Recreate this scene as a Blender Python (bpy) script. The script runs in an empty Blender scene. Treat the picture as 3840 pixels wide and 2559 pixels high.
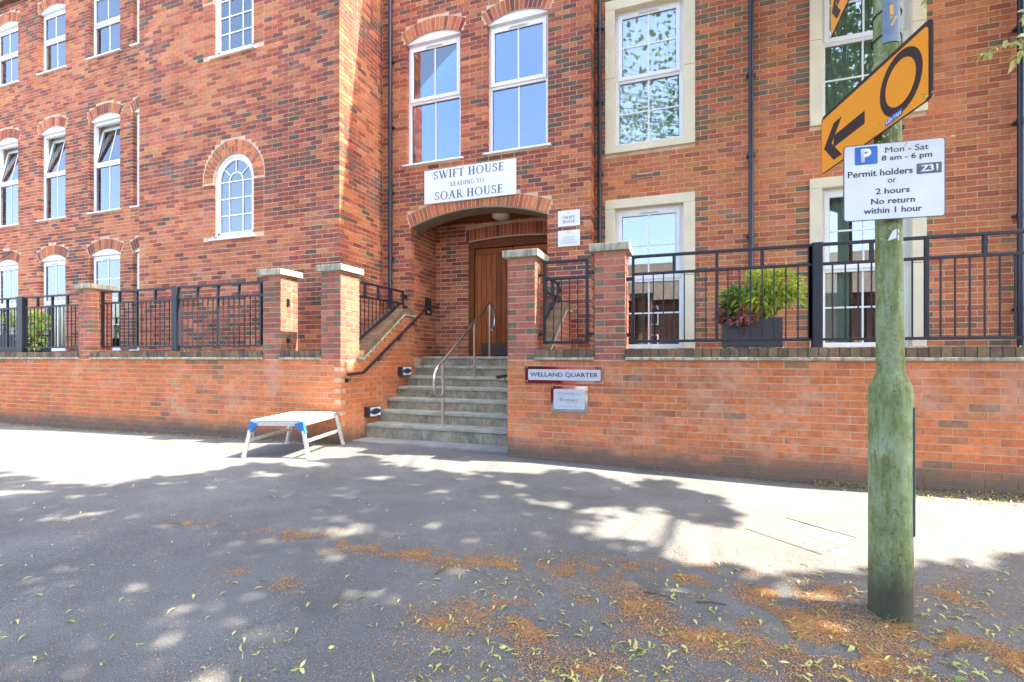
import bpy, bmesh, math, random
import numpy as np
from mathutils import Vector, Matrix, noise
random.seed(7); rng=np.random.default_rng(7)
S=bpy.context.scene; C=S.collection
# ------------------------------------------------------------------ camera, sky, sun, exposure
FPX=1819.; TH=math.atan(640/1819.); CT,ST=math.cos(TH),math.sin(TH); CH=1.2
cd=bpy.data.cameras.new('camera'); cam=bpy.data.objects.new('camera',cd); C.objects.link(cam); S.camera=cam
cam.location=(0,0,CH); cam.rotation_euler=(math.pi/2,0,TH)
cd.sensor_width=36; cd.lens=36*FPX/3840; cd.shift_y=60.5/3840; cd.clip_start=.05; cd.clip_end=600
SUN=Vector((.74,.15,1)).normalized()
EL=math.asin(SUN.z); AZ=math.atan2(SUN.x,SUN.y)
W=bpy.data.worlds.new('World'); S.world=W; W.use_nodes=True
wn=W.node_tree.nodes; wl=W.node_tree.links; wn.clear()
sk=wn.new('ShaderNodeTexSky'); sk.sky_type='NISHITA'; sk.sun_disc=False; sk.sun_elevation=EL; sk.sun_rotation=AZ; sk.dust_density=3.5; sk.ozone_density=.6
bg=wn.new('ShaderNodeBackground'); bg.inputs[1].default_value=.15
wo=wn.new('ShaderNodeOutputWorld'); wl.new(sk.outputs[0],bg.inputs[0]); wl.new(bg.outputs[0],wo.inputs[0])
sd=bpy.data.lights.new('sun','SUN'); sd.energy=3.3; sd.angle=math.radians(.5); sd.color=(1,.91,.77)
so=bpy.data.objects.new('sun',sd); C.objects.link(so); so.rotation_euler=SUN.to_track_quat('Z','Y').to_euler(); so.location=(5,5,20)
S.view_settings.view_transform='Standard'; S.view_settings.look='None'; S.view_settings.gamma=1
S.view_settings.use_curve_mapping=False; S.view_settings.exposure=2.9
# ------------------------------------------------------------------ photo geometry helpers
def ray(px,py):
    u=px-1920; return (u*CT-FPX*ST, u*ST+FPX*CT, 1340-py)
def atY(px,py,Y):
    r=ray(px,py); t=Y/r[1]; return Vector((r[0]*t,Y,CH+r[2]*t))
def atX(px,py,X):
    r=ray(px,py); t=X/r[0]; return Vector((X,r[1]*t,CH+r[2]*t))
def atZ(px,py,Z=0):
    r=ray(px,py); t=(Z-CH)/r[2]; return Vector((r[0]*t,r[1]*t,Z))
def proj(p):
    d=-p[0]*ST+p[1]*CT
    if d<.05: return None
    return (1920+FPX*(p[0]*CT+p[1]*ST)/d, 1340-FPX*(p[2]-CH)/d, d)
GZX=[(-60,-.06),(-12,-.05),(-10,-.06),(-7,-.015),(-4.6,.015),(-1.9,.01),(.9,-.04),(3,-.01),(60,0)]
def gz(x):
    for (a,za),(b,zb) in zip(GZX,GZX[1:]):
        if a<=x<=b: return za+(zb-za)*(x-a)/(b-a)
    return 0
# ------------------------------------------------------------------ materials
def newmat(name):
    m=bpy.data.materials.new(name); m.use_nodes=True; nt=m.node_tree; b=nt.nodes['Principled BSDF']; return m,nt,b
def N(nt,t,**k):
    n=nt.nodes.new(t)
    for a,v in k.items():
        if a=='inp':
            for i,x in v.items(): n.inputs[i].default_value=x
        else: setattr(n,a,v)
    return n
def ramp(nt,src,pts):
    r=nt.nodes.new('ShaderNodeValToRGB'); e=r.color_ramp.elements
    e[0].position,e[0].color=pts[0][0],pts[0][1]; e[1].position,e[1].color=pts[-1][0],pts[-1][1]
    for p,c in pts[1:-1]:
        q=e.new(p); q.color=c
    nt.links.new(src,r.inputs[0]); return r
def g(v,a=1): return (v,v,v,a)
def mixc(nt,f,a,b,mode='MIX'):
    m=nt.nodes.new('ShaderNodeMix'); m.data_type='RGBA'; m.blend_type=mode
    for sock,v in ((m.inputs[0],f),(m.inputs[6],a),(m.inputs[7],b)):
        if isinstance(v,bpy.types.NodeSocket): nt.links.new(v,sock)
        elif isinstance(v,(int,float)) : sock.default_value=v
        else: sock.default_value=tuple(v)+((1,) if len(v)==3 else ())
    return m.outputs[2]
def pos(nt): return N(nt,'ShaderNodeNewGeometry').outputs['Position']
def noise_t(nt,sc,det=4,vec=None,rough=.55):
    n=N(nt,'ShaderNodeTexNoise',inp={'Scale':sc,'Detail':det,'Roughness':rough})
    nt.links.new(vec if vec is not None else pos(nt),n.inputs['Vector']); return n.outputs[0]
def bump(nt,b,h,st,dist=.01):
    n=N(nt,'ShaderNodeBump',inp={'Strength':st,'Distance':dist}); nt.links.new(h,n.inputs['Height']); nt.links.new(n.outputs[0],b.inputs['Normal'])
def simple(name,col,rough=.6,metal=0,var=.15,sc=12,bmp=0,bsc=60,spec=None):
    m,nt,b=newmat(name)
    f=ramp(nt,noise_t(nt,sc),[(.3,g(1-var)),(.7,g(1+var))])
    nt.links.new(mixc(nt,1.,col,f.outputs[0],'MULTIPLY'),b.inputs['Base Color'])
    b.inputs['Roughness'].default_value=rough; b.inputs['Metallic'].default_value=metal
    if spec is not None: b.inputs['Specular IOR Level'].default_value=spec
    if bmp: bump(nt,b,noise_t(nt,bsc,3),bmp)
    return m
def brickmat(name,efflo=0.,dirt=0.):
    m,nt,b=newmat(name)
    a=N(nt,'ShaderNodeAttribute',attribute_name='Col').outputs[0]
    oi=N(nt,'ShaderNodeObjectInfo').outputs['Random']
    c=mixc(nt,1.,a,ramp(nt,oi,[(0,g(.88)),(1,g(1.1))]).outputs[0],'MULTIPLY')
    c=mixc(nt,1.,c,ramp(nt,noise_t(nt,26,5),[(.25,g(.72)),(.75,g(1.25))]).outputs[0],'MULTIPLY')
    c=mixc(nt,ramp(nt,noise_t(nt,9,4),[(.60,g(0)),(.8,g(.35))]).outputs[0],c,(.10,.05,.04))
    c=mixc(nt,1.,c,ramp(nt,noise_t(nt,.7,5,rough=.65),[(.3,g(.80)),(.65,g(1.08))]).outputs[0],'MULTIPLY')
    if efflo: c=mixc(nt,ramp(nt,noise_t(nt,2.3,6,rough=.7),[(.52,g(0)),(.76,g(efflo))]).outputs[0],c,(.60,.42,.33))
    if dirt:
        sx=N(nt,'ShaderNodeSeparateXYZ'); nt.links.new(pos(nt),sx.inputs[0])
        ad=N(nt,'ShaderNodeMath',operation='MULTIPLY_ADD',inp={1:.35,2:-.17}); nt.links.new(noise_t(nt,1.7,4),ad.inputs[0])
        s=N(nt,'ShaderNodeMath',operation='ADD'); nt.links.new(sx.outputs[2],s.inputs[0]); nt.links.new(ad.outputs[0],s.inputs[1])
        c=mixc(nt,ramp(nt,s.outputs[0],[(.08,g(dirt)),(.27,g(0))]).outputs[0],c,(.12,.10,.08))
    nt.links.new(c,b.inputs['Base Color']); b.inputs['Roughness'].default_value=.85; b.inputs['Specular IOR Level'].default_value=.25
    bump(nt,b,noise_t(nt,110,3),.35,.004)
    return m
def mortarmat(name,col,efflo=.3,dirt=0.):
    m,nt,b=newmat(name)
    c=mixc(nt,1.,col,ramp(nt,noise_t(nt,5,5),[(.3,g(.75)),(.7,g(1.12))]).outputs[0],'MULTIPLY')
    if dirt:
        sx=N(nt,'ShaderNodeSeparateXYZ'); nt.links.new(pos(nt),sx.inputs[0])
        c=mixc(nt,ramp(nt,sx.outputs[2],[(.1,g(dirt)),(.3,g(0))]).outputs[0],c,(.13,.11,.09))
    nt.links.new(c,b.inputs['Base Color']); b.inputs['Roughness'].default_value=.95; b.inputs['Specular IOR Level'].default_value=.1
    bump(nt,b,noise_t(nt,160,2),.4,.003); return m
M={}
M['brick']=brickmat('building_brick',.22)
M['gbrick']=brickmat('garden_wall_brick',.55,.88)
M['mortar']=mortarmat('building_mortar',(.68,.50,.355))
M['gmortar']=mortarmat('garden_wall_mortar',(.60,.40,.27),dirt=.8)
M['pmortar']=mortarmat('pillar_mortar',(.66,.50,.34))
def bricktex(name,c1,c2,mo,ax=0):
    m,nt,b=newmat(name); sx=N(nt,'ShaderNodeSeparateXYZ'); nt.links.new(pos(nt),sx.inputs[0])
    ad=N(nt,'ShaderNodeMath',operation='ADD'); nt.links.new(sx.outputs[0],ad.inputs[0]); nt.links.new(sx.outputs[1],ad.inputs[1])
    cb=N(nt,'ShaderNodeCombineXYZ'); nt.links.new(ad.outputs[0],cb.inputs[0]); nt.links.new(sx.outputs[2],cb.inputs[1])
    t=N(nt,'ShaderNodeTexBrick',inp={'Scale':1.,'Mortar Size':.005,'Brick Width':.225,'Row Height':.075,'Color1':c1+(1,),'Color2':c2+(1,),'Mortar':mo+(1,)})
    nt.links.new(cb.outputs[0],t.inputs['Vector']); nt.links.new(t.outputs[0],b.inputs['Base Color']); b.inputs['Roughness'].default_value=.9; return m
M['btex']=bricktex('far_brickwork',(.36,.11,.07),(.2,.07,.06),(.5,.35,.26))
M['stone']=simple('cast_stone',(.74,.66,.48),.85,var=.08,sc=3,bmp=.2)
def capmat():
    m,nt,b=newmat('pillar_cap_stone'); n=noise_t(nt,7,6,rough=.7)
    mp=N(nt,'ShaderNodeMapping',inp={'Scale':(30,30,3)}); nt.links.new(pos(nt),mp.inputs[0])
    st=noise_t(nt,1.,4,vec=mp.outputs[0])
    c=ramp(nt,n,[(.3,(.26,.25,.19,1)),(.5,(.46,.43,.32,1)),(.75,(.55,.52,.38,1))]).outputs[0]
    c=mixc(nt,ramp(nt,st,[(.45,g(0)),(.65,g(.8))]).outputs[0],c,(.13,.13,.12))
    nt.links.new(c,b.inputs['Base Color']); b.inputs['Roughness'].default_value=.9; bump(nt,b,n,.5); return m
M['cap']=capmat()
def stepmat():
    m,nt,b=newmat('step_stone'); n=noise_t(nt,4,6,rough=.7)
    c=ramp(nt,n,[(.3,(.15,.135,.095,1)),(.5,(.31,.28,.20,1)),(.72,(.45,.40,.28,1))]).outputs[0]
    c=mixc(nt,ramp(nt,noise_t(nt,17,5,rough=.7),[(.5,g(0)),(.7,g(.6))]).outputs[0],c,(.07,.065,.055))
    mp=N(nt,'ShaderNodeMapping',inp={'Scale':(9,9,2.)}); nt.links.new(pos(nt),mp.inputs[0])
    c=mixc(nt,ramp(nt,noise_t(nt,1.6,5,vec=mp.outputs[0]),[(.6,g(0)),(.72,g(.55))]).outputs[0],c,(.55,.55,.53))
    nt.links.new(c,b.inputs['Base Color']); b.inputs['Roughness'].default_value=.85; bump(nt,b,noise_t(nt,90,4),.4,.005); return m
M['step']=stepmat()
M['tread']=simple('tread_stone',(.34,.35,.28),.85,var=.25,sc=6,bmp=.3,bsc=120)
M['upvc']=simple('white_upvc',(.82,.83,.84),.35,var=.03,sc=4)
M['gasket']=simple('dark_gasket',(.03,.03,.035),.6)
M['rail']=simple('charcoal_painted_steel',(.016,.019,.028),.5,var=.25,sc=20,bmp=.1,bsc=300)
M['blackrail']=simple('black_painted_steel',(.018,.018,.024),.35,var=.2)
M['pipe']=simple('black_downpipe_plastic',(.018,.026,.045),.35,var=.2)
M['steel']=simple('brushed_stainless',(.62,.62,.62),.28,1.,var=.08,sc=60)
M['alu']=simple('worn_aluminium',(.72,.72,.70),.42,.55,var=.12,sc=25)
M['bluep']=simple('blue_plastic',(.03,.16,.42),.5,var=.2)
M['white']=simple('white_sign_panel',(.80,.81,.82),.45,var=.03,sc=3)
M['navy']=simple('navy_letter',(.03,.075,.16),.5,var=.05)
M['greyink']=simple('grey_letter',(.28,.33,.40),.5,var=.05)
M['ink']=simple('dark_letter',(.035,.05,.075),.5,var=.05)
M['oran']=None
def signorange():
    m,nt,b=newmat('orange_sign_face'); n=noise_t(nt,14,6,rough=.75)
    c=mixc(nt,ramp(nt,n,[(.6,g(0)),(.75,g(.45))]).outputs[0],(.92,.33,.010),(.35,.12,.02))
    nt.links.new(c,b.inputs['Base Color']); b.inputs['Roughness'].default_value=.4; return m
M['orange']=signorange()
M['black']=simple('sign_black',(.022,.014,.012),.5,var=.1)
M['blue']=simple('parking_blue',(.02,.14,.50),.4,var=.05)
M['slate']=simple('zone_panel_grey',(.07,.11,.14),.4,var=.05)
M['wsign']=simple('dirty_white_sign',(.76,.77,.76),.4,var=.05,sc=8)
M['yellow']=simple('yellow_numeral',(.85,.42,.05),.5,var=.1)
M['platebl']=simple('number_plate_blue_grey',(.17,.23,.29),.5,var=.2,sc=25)
def woodmat(name,dark):
    m,nt,b=newmat(name); mp=N(nt,'ShaderNodeMapping',inp={'Scale':(14,14,.7)}); nt.links.new(pos(nt),mp.inputs[0])
    n=noise_t(nt,3.2,7,vec=mp.outputs[0],rough=.65)
    c=ramp(nt,n,[(.25,(.13*dark,.030*dark,.008*dark,1)),(.5,(.36*dark,.10*dark,.022*dark,1)),(.75,(.50*dark,.18*dark,.045*dark,1))]).outputs[0]
    oi=N(nt,'ShaderNodeObjectInfo').outputs['Random']
    c=mixc(nt,1.,c,ramp(nt,oi,[(0,g(.7)),(1,g(1.25))]).outputs[0],'MULTIPLY')
    nt.links.new(c,b.inputs['Base Color']); b.inputs['Roughness'].default_value=.55; b.inputs['Specular IOR Level'].default_value=.2; bump(nt,b,n,.15); return m
M['wood']=woodmat('door_oak',.8); M['wood2']=woodmat('frame_oak',.42)
M['kick']=simple('kick_plate',(.07,.06,.06),.35,.6)
M['soffit']=simple('arch_soffit_concrete',(.20,.17,.12),.9,var=.12,sc=8)
M['planter']=simple('charcoal_planter',(.055,.055,.065),.55,var=.1)
M['soil']=simple('potting_soil',(.03,.02,.015),.95)
M['lamp']=simple('lamp_opal',(.62,.60,.55),.4,var=.05)
M['lens']=simple('step_light_lens',(.68,.72,.78),.3,var=.05)
M['lamp_body']=simple('step_light_body',(.03,.036,.05),.4)
def glassmat(name,refl,tint):
    m,nt,b=newmat(name); nt.nodes.remove(b); o=nt.nodes['Material Output']
    gl=N(nt,'ShaderNodeBsdfGlossy',inp={'Color':(.93,.97,1,1),'Roughness':.004}); tr=N(nt,'ShaderNodeBsdfTransparent',inp={'Color':tint+(1,)})
    lw=N(nt,'ShaderNodeLayerWeight',inp={'Blend':.35})
    mr=N(nt,'ShaderNodeMapRange',inp={1:0.,2:1.,3:refl,4:1.}); nt.links.new(lw.outputs['Fresnel'],mr.inputs[0])
    mx=N(nt,'ShaderNodeMixShader'); nt.links.new(mr.outputs[0],mx.inputs[0]); nt.links.new(tr.outputs[0],mx.inputs[1]); nt.links.new(gl.outputs[0],mx.inputs[2]); nt.links.new(mx.outputs[0],o.inputs[0]); return m
M['glass']=glassmat('window_glass',.15,(.94,.98,.97))
M['blueglass']=glassmat('sky_tinted_window_glass',.15,(.5,.68,.9))  # blue tint stands in for the sky reflected in these panes
def curtain(name,col):
    m,nt,b=newmat(name); b.inputs['Base Color'].default_value=col+(1,); b.inputs['Roughness'].default_value=.9; return m
M['net']=curtain('net_curtain',(.78,.86,.88)); M['green']=curtain('green_curtain',(.55,.70,.56)); M['net2']=curtain('white_net_curtain',(.86,.88,.88)); M['room']=curtain('dim_room',(.035,.04,.04)); M['brightroom']=curtain('brightened_room',(.62,.66,.66)); M['blind']=curtain('pale_blind',(.11,.15,.22))  # two room tones
def leafmat(name,a,bc,tr=.35):
    m,nt,b=newmat(name); oi=N(nt,'ShaderNodeObjectInfo').outputs['Random']
    at=N(nt,'ShaderNodeAttribute',attribute_name='Rnd').outputs['Fac']
    s=N(nt,'ShaderNodeMath',operation='ADD'); nt.links.new(oi,s.inputs[0]); nt.links.new(at,s.inputs[1])
    fr=N(nt,'ShaderNodeMath',operation='FRACT'); nt.links.new(s.outputs[0],fr.inputs[0])
    c=ramp(nt,fr.outputs[0],[(0,a+(1,)),(1,bc+(1,))]).outputs[0]; nt.links.new(c,b.inputs['Base Color'])
    b.inputs['Roughness'].default_value=.5
    t=N(nt,'ShaderNodeBsdfTranslucent'); nt.links.new(c,t.inputs[0]); mx=N(nt,'ShaderNodeMixShader',inp={0:tr})
    nt.links.new(b.outputs[0],mx.inputs[1]); nt.links.new(t.outputs[0],mx.inputs[2]); nt.links.new(mx.outputs[0],nt.nodes['Material Output'].inputs[0]); return m
M['leaf']=leafmat('lime_leaf',(.05,.10,.02),(.12,.19,.04))
M['bract']=leafmat('fallen_bract',(.34,.42,.09),(.80,.70,.26),.2)
M['straw']=leafmat('dry_bract',(.55,.42,.16),(.42,.45,.16),.2)
M['litter']=leafmat('brown_blossom',(.35,.15,.05),(.68,.38,.15),.1)
M['plantg']=leafmat('bright_shrub_leaf',(.26,.44,.05),(.66,.70,.12),.5)
M['plantd']=leafmat('deep_green_leaf',(.08,.20,.04),(.18,.36,.07))
M['heuch']=leafmat('pink_bronze_leaf',(.42,.13,.12),(.70,.40,.26))
M['bark']=simple('bark',(.10,.075,.055),.9,var=.35,sc=8,bmp=.8,bsc=20)
def asphalt(name,base,sp=.5):
    m,nt,b=newmat(name)
    c=ramp(nt,noise_t(nt,190,2),[(.3,(base*.57,base*.56,base*.51,1)),(.5,(base*1.01,base*1.0,base*.93,1)),(.75,(base*1.8,base*1.75,base*1.6,1))]).outputs[0]
    c=mixc(nt,1.,c,ramp(nt,noise_t(nt,1.1,7,rough=.7),[(.3,g(.70)),(.7,g(1.30))]).outputs[0],'MULTIPLY')
    c=mixc(nt,ramp(nt,noise_t(nt,55,2),[(.70,g(0)),(.74,g(.8))]).outputs[0],c,(.30,.29,.27))
    nt.links.new(c,b.inputs['Base Color']); b.inputs['Roughness'].default_value=.9; b.inputs['Specular IOR Level'].default_value=.25
    bump(nt,b,noise_t(nt,150,3),.6,.006); return m
M['asphalt']=asphalt('pavement_asphalt',.146); M['road']=asphalt('road_asphalt',.07)
M['kerb']=simple('kerb_concrete',(.33,.32,.30),.9,var=.15)
M['slab']=simple('edging_slab',(.27,.27,.25),.9,var=.2,sc=5,bmp=.3,bsc=100)
M['coverpaver']=asphalt('cover_infill_paving',.15)
M['iron']=simple('cover_iron',(.20,.17,.14),.7,.2,var=.3,sc=15,bmp=.3,bsc=80)
def polemat():
    m,nt,b=newmat('mossy_green_paint')
    n=noise_t(nt,5,7,rough=.75)
    c=ramp(nt,n,[(.3,(.12,.16,.05,1)),(.48,(.24,.29,.13,1)),(.7,(.37,.43,.27,1))]).outputs[0]
    mp=N(nt,'ShaderNodeMapping',inp={'Scale':(6,6,1.3)}); nt.links.new(pos(nt),mp.inputs[0])
    c=mixc(nt,ramp(nt,noise_t(nt,2.5,8,vec=mp.outputs[0],rough=.8),[(.47,g(0)),(.58,g(.9))]).outputs[0],c,(.13,.15,.022))
    c=mixc(nt,ramp(nt,noise_t(nt,42,6,rough=.85),[(.57,g(0)),(.64,g(.75))]).outputs[0],c,(.03,.035,.02))
    sx=N(nt,'ShaderNodeSeparateXYZ'); nt.links.new(pos(nt),sx.inputs[0])
    ad=N(nt,'ShaderNodeMath',operation='MULTIPLY_ADD',inp={1:.3,2:-.15}); nt.links.new(n,ad.inputs[0]); s=N(nt,'ShaderNodeMath',operation='ADD'); nt.links.new(sx.outputs[2],s.inputs[0]); nt.links.new(ad.outputs[0],s.inputs[1])
    c=mixc(nt,ramp(nt,s.outputs[0],[(.10,g(.9)),(.30,g(0))]).outputs[0],c,(.055,.05,.035))
    nt.links.new(c,b.inputs['Base Color']); b.inputs['Roughness'].default_value=.75; bump(nt,b,noise_t(nt,70,5),.3,.005); return m
M['pole']=polemat()
M['tile']=simple('roof_tile',(.16,.10,.075),.85,var=.3,sc=5)
def platemat():   # polished plate
    m,nt,b=newmat('polished_steel_plate'); b.inputs['Base Color'].default_value=(.8,.8,.82,1); b.inputs['Metallic'].default_value=1; b.inputs['Roughness'].default_value=.06; return m
M['mirror']=platemat()
M['btex2']=bricktex('opposite_brickwork',(.17,.055,.035),(.11,.04,.03),(.2,.14,.1)); M['tile2']=simple('opposite_roof_tile',(.085,.065,.05),.85,var=.5,sc=6)
M['frost']=simple('frosted_plaque_panel',(.58,.62,.68),.35,.3,var=.03)
# ------------------------------------------------------------------ mesh builder
BOXF=[(0,3,2,1),(4,5,6,7),(0,1,5,4),(1,2,6,5),(2,3,7,6),(3,0,4,7)]
class MB:
    def __init__(s): s.v=[]; s.f=[]; s.c=[]; s.sm=False
    def add(s,vs,fs,col=None):
        n=len(s.v); s.v+= [tuple(x) for x in vs]; s.f+=[tuple(i+n for i in q) for q in fs]
        if col is not None: s.c+=[col]*len(fs)
        return s
    def box(s,x0,x1,y0,y1,z0,z1,col=None):
        return s.add([(x0,y0,z0),(x1,y0,z0),(x1,y1,z0),(x0,y1,z0),(x0,y0,z1),(x1,y0,z1),(x1,y1,z1),(x0,y1,z1)],BOXF,col)
    def hexa(s,v8,col=None): return s.add(v8,BOXF,col)
    def prism(s,pts,fn,d0,d1):     # pts 2D outline, fn(a,b,d)->xyz
        n=len(pts); vs=[fn(a,b,d0) for a,b in pts]+[fn(a,b,d1) for a,b in pts]
        return s.add(vs,[tuple(range(n))[::-1],tuple(range(n,2*n))]+[(i,(i+1)%n,n+(i+1)%n,n+i) for i in range(n)])
    def beam(s,p,q,w,h=None,up=Vector((0,0,1))):
        p=Vector(p);q=Vector(q);h=h or w;d=(q-p).normalized()
        a=d.cross(up); a=a.normalized() if a.length>1e-3 else Vector((1,0,0)); b=a.cross(d).normalized()
        a*=w/2;b*=h/2
        return s.hexa([p-a-b,p+a-b,p+a+b,p-a+b,q-a-b,q+a-b,q+a+b,q-a+b])
    def tube(s,pts,r,seg=12,rs=None):
        pts=[Vector(p) for p in pts]; n=len(pts); prev=None; base=len(s.v); 
        t0=(pts[1]-pts[0]).normalized(); a=t0.orthogonal().normalized()
        for i,p in enumerate(pts):
            t=((pts[min(i+1,n-1)]-pts[max(i-1,0)])).normalized()
            a=(a-t*a.dot(t)).normalized(); b=t.cross(a); rr=rs[i] if rs else r
            for k in range(seg):
                an=2*math.pi*k/seg; s.v.append(tuple(p+a*math.cos(an)*rr+b*math.sin(an)*rr))
        for i in range(n-1):
            for k in range(seg):
                s.f.append((base+i*seg+k,base+i*seg+(k+1)%seg,base+(i+1)*seg+(k+1)%seg,base+(i+1)*seg+k))
        s.f.append(tuple(base+k for k in range(seg))[::-1]); s.f.append(tuple(base+(n-1)*seg+k for k in range(seg))); s.sm=True
        return s
    def lathe(s,cx,cy,prof,seg=32):
        b=len(s.v)
        for r,z in prof:
            for k in range(seg): a=2*math.pi*k/seg; s.v.append((cx+r*math.cos(a),cy+r*math.sin(a),z))
        for i in range(len(prof)-1):
            for k in range(seg): s.f.append((b+i*seg+k,b+i*seg+(k+1)%seg,b+(i+1)*seg+(k+1)%seg,b+(i+1)*seg+k))
        s.f.append(tuple(b+k for k in range(seg))[::-1]); s.f.append(tuple(b+(len(prof)-1)*seg+k for k in range(seg))); s.sm=True
        return s
    def mesh(s,name,mat,bev=0):
        me=bpy.data.meshes.new(name); me.from_pydata(s.v,[],s.f); me.materials.append(mat)
        if s.c:
            at=me.attributes.new('Col','FLOAT_COLOR','FACE')
            at.data.foreach_set('color',np.array([tuple(c)+(1,) for c in s.c],dtype=np.float32).ravel())
        bm=bmesh.new(); bm.from_mesh(me)
        if not s.c or len(s.f)<20: bmesh.ops.recalc_face_normals(bm,faces=bm.faces)
        if bev: bmesh.ops.bevel(bm,geom=bm.edges[:],offset=bev,segments=2,affect='EDGES',profile=.6)
        bm.to_mesh(me); bm.free()
        if s.sm:
            me.shade_smooth()
            try: me.set_sharp_from_angle(angle=math.radians(40))
            except Exception: pass
        return me
    def obj(s,name,mat,parent=None,bev=0,loc=None):
        me=s.mesh(name,mat,bev); o=bpy.data.objects.new(name,me); C.objects.link(o)
        if parent is not None: setpar(o,parent)
        return o
def wloc(p):
    v=Vector((0,0,0))
    while p is not None: v=v+Vector(p.location) ; p=p.parent
    return v
def setpar(o,p):       # parents here are unrotated, unscaled: keep world place
    o.parent=p; o.location=Vector(o.location)-wloc(p)
def tag(o,label,cat,group=None):
    o['label']=label; o['category']=cat
    if group: o['group']=group
    return o
def thing(name,label,cat,loc=(0,0,0),group=None):
    o=bpy.data.objects.new(name,None); o.empty_display_size=.1; o.location=loc; C.objects.link(o); return tag(o,label,cat,group)
def struct(o): o['kind']='structure'; return o
def stuff(o): o['kind']='stuff'; return o
# ------------------------------------------------------------------ brickwork
PITCH,CRS,BL,BH,BD=.225,.075,.2135,.0635,.1025
PAL_B=[(.50,.180,.085),(.44,.140,.068),(.34,.098,.056),(.26,.076,.052),(.19,.066,.050),(.12,.082,.060)]
PAL_R=[(.56,.195,.080),(.50,.165,.070),(.42,.130,.062),(.35,.108,.056),(.28,.130,.072),(.17,.125,.08)]
PAL_G=[(.60,.195,.070),(.55,.175,.068),(.50,.165,.072),(.52,.21,.100),(.40,.150,.075),(.28,.15,.08)]
PAL_P=[(.44,.150,.095),(.38,.125,.085),(.33,.110,.080),(.42,.165,.105),(.26,.12,.085),(.19,.14,.10)]
def pick(pal,p,w):
    n=noise.noise(Vector((p[0]*.45,p[1]*.45,p[2]*.8)))*.9
    x=random.gauss(0,1)*.5+n
    th=w
    for i,t in enumerate(th):
        if x<t: return i
    return len(pal)-1
WB=(-.45,-.1,.2,.5,.85); WG=(-.25,.15,.5,.85,1.05); WP=(-.3,.05,.35,.65,1.0)
class Rec: __slots__=('c','axis','ln','h','ci','v8','pal','d')
def rec_box(out,O,U,Nn,u0,u1,z0,pal,w,h=BH,depth=BD,ci=None):
    if u1-u0<.018: return
    c=O+U*((u0+u1)/2)-Nn*(depth/2)+Vector((0,0,z0+h/2)); c=c+Nn*random.uniform(-.001,.001)
    r=Rec(); r.c=c; r.axis=0 if abs(U.x)>.5 else 1; r.ln=u1-u0; r.h=h; r.d=depth; r.v8=None; r.pal=pal
    r.ci=pick(pal,c,w) if ci is None else ci; out.append(r)
def bricks(out,O,U,Nn,L,z0,z1,pal,w,par=0,e0='plain',e1='plain',ex=None,top=None,quoin=None):
    """courses of stretcher bond on the plane through O along U facing Nn; e0/e1 'corner' leaves room for the return every other course"""
    O=Vector(O);U=Vector(U);Nn=Vector(Nn); k=0; z=z0
    while z+BH<=z1+.002:
        odd=(k+par)%2
        s0=.1125 if (e0=='corner' and odd) else 0
        s1=L-(.1125 if (e1=='corner' and not odd) else 0)
        off=0 if (e0=='corner') else (-.1125 if odd else 0)
        ivs=[]
        if ex:
            for e in ex:
                q=e(z,z+BH)
                if q: ivs+= q if isinstance(q,list) else [q]
        ivs.sort(); segs=[]; a=s0
        for i0,i1 in ivs:
            if i0>a: segs.append((a,min(i0,s1)))
            a=max(a,i1)
        if a<s1: segs.append((a,s1))
        for sa,sb in segs:
            if sb<=sa: continue
            u=s0+off
            if u<sa: u+=PITCH*math.floor((sa-u)/PITCH)
            row=[]
            while u<sb:
                b0=max(u,sa); b1=min(u+BL,sb)
                if b1>b0: row.append([b0,b1])
                u+=PITCH
            if len(row)>1 and row[0][1]-row[0][0]<.06: row[1][0]=row[0][0]; row.pop(0)
            if len(row)>1 and row[-1][1]-row[-1][0]<.06: row[-2][1]=row[-1][1]; row.pop()
            if row and sa>s0+1e-4 and row[0][0]-sa<.014: row[0][0]=sa
            if row and sb<s1-1e-4 and sb-row[-1][1]<.014: row[-1][1]=sb
            for b0,b1 in row:
                if b1>b0+.018 and (top is None or top((b0+b1)/2)>=z+BH-.01):
                    ci=None
                    if quoin and odd and any(abs(b1-i0)<.003 or abs(b0-i1)<.003 for i0,i1 in ivs): 
                        if random.random()<.8: ci=len(pal)-1
                    rec_box(out,O,U,Nn,b0,b1,z,pal,w,ci=ci)
        z+=CRS; k+=1
def ex_rect(u0,u1,z0,z1,inset=.004):
    return lambda a,b: (u0+inset,u1-inset) if (b>z0+.012 and a<z1-.012) else None
def arch_hw(a,rise,zs,t,z):
    R=(a*a+rise*rise)/(2*rise); zc=zs+rise-R; k=(R+t)/R; zt=zc+(zs-zc)*k
    if z<zs: return a
    if z<=zt: return a*(1+(k-1)*(z-zs)/(zt-zs)) if zt>zs+1e-6 else a*k
    q=(R+t)**2-(z-zc)**2; return math.sqrt(q) if q>0 else -1
def ex_arch(uc,a,z0,zs,rise,t):
    def f(p,q):
        if q<=z0+.012: return None
        if q<=zs+.02: return (uc-a+.004,uc+a-.004)
        h=max(arch_hw(a,rise,zs,t,max(p,zs)),arch_hw(a,rise,zs,t,q))
        if h<=0: return None
        return (uc-h-.009,uc+h+.009)
    return f
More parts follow.
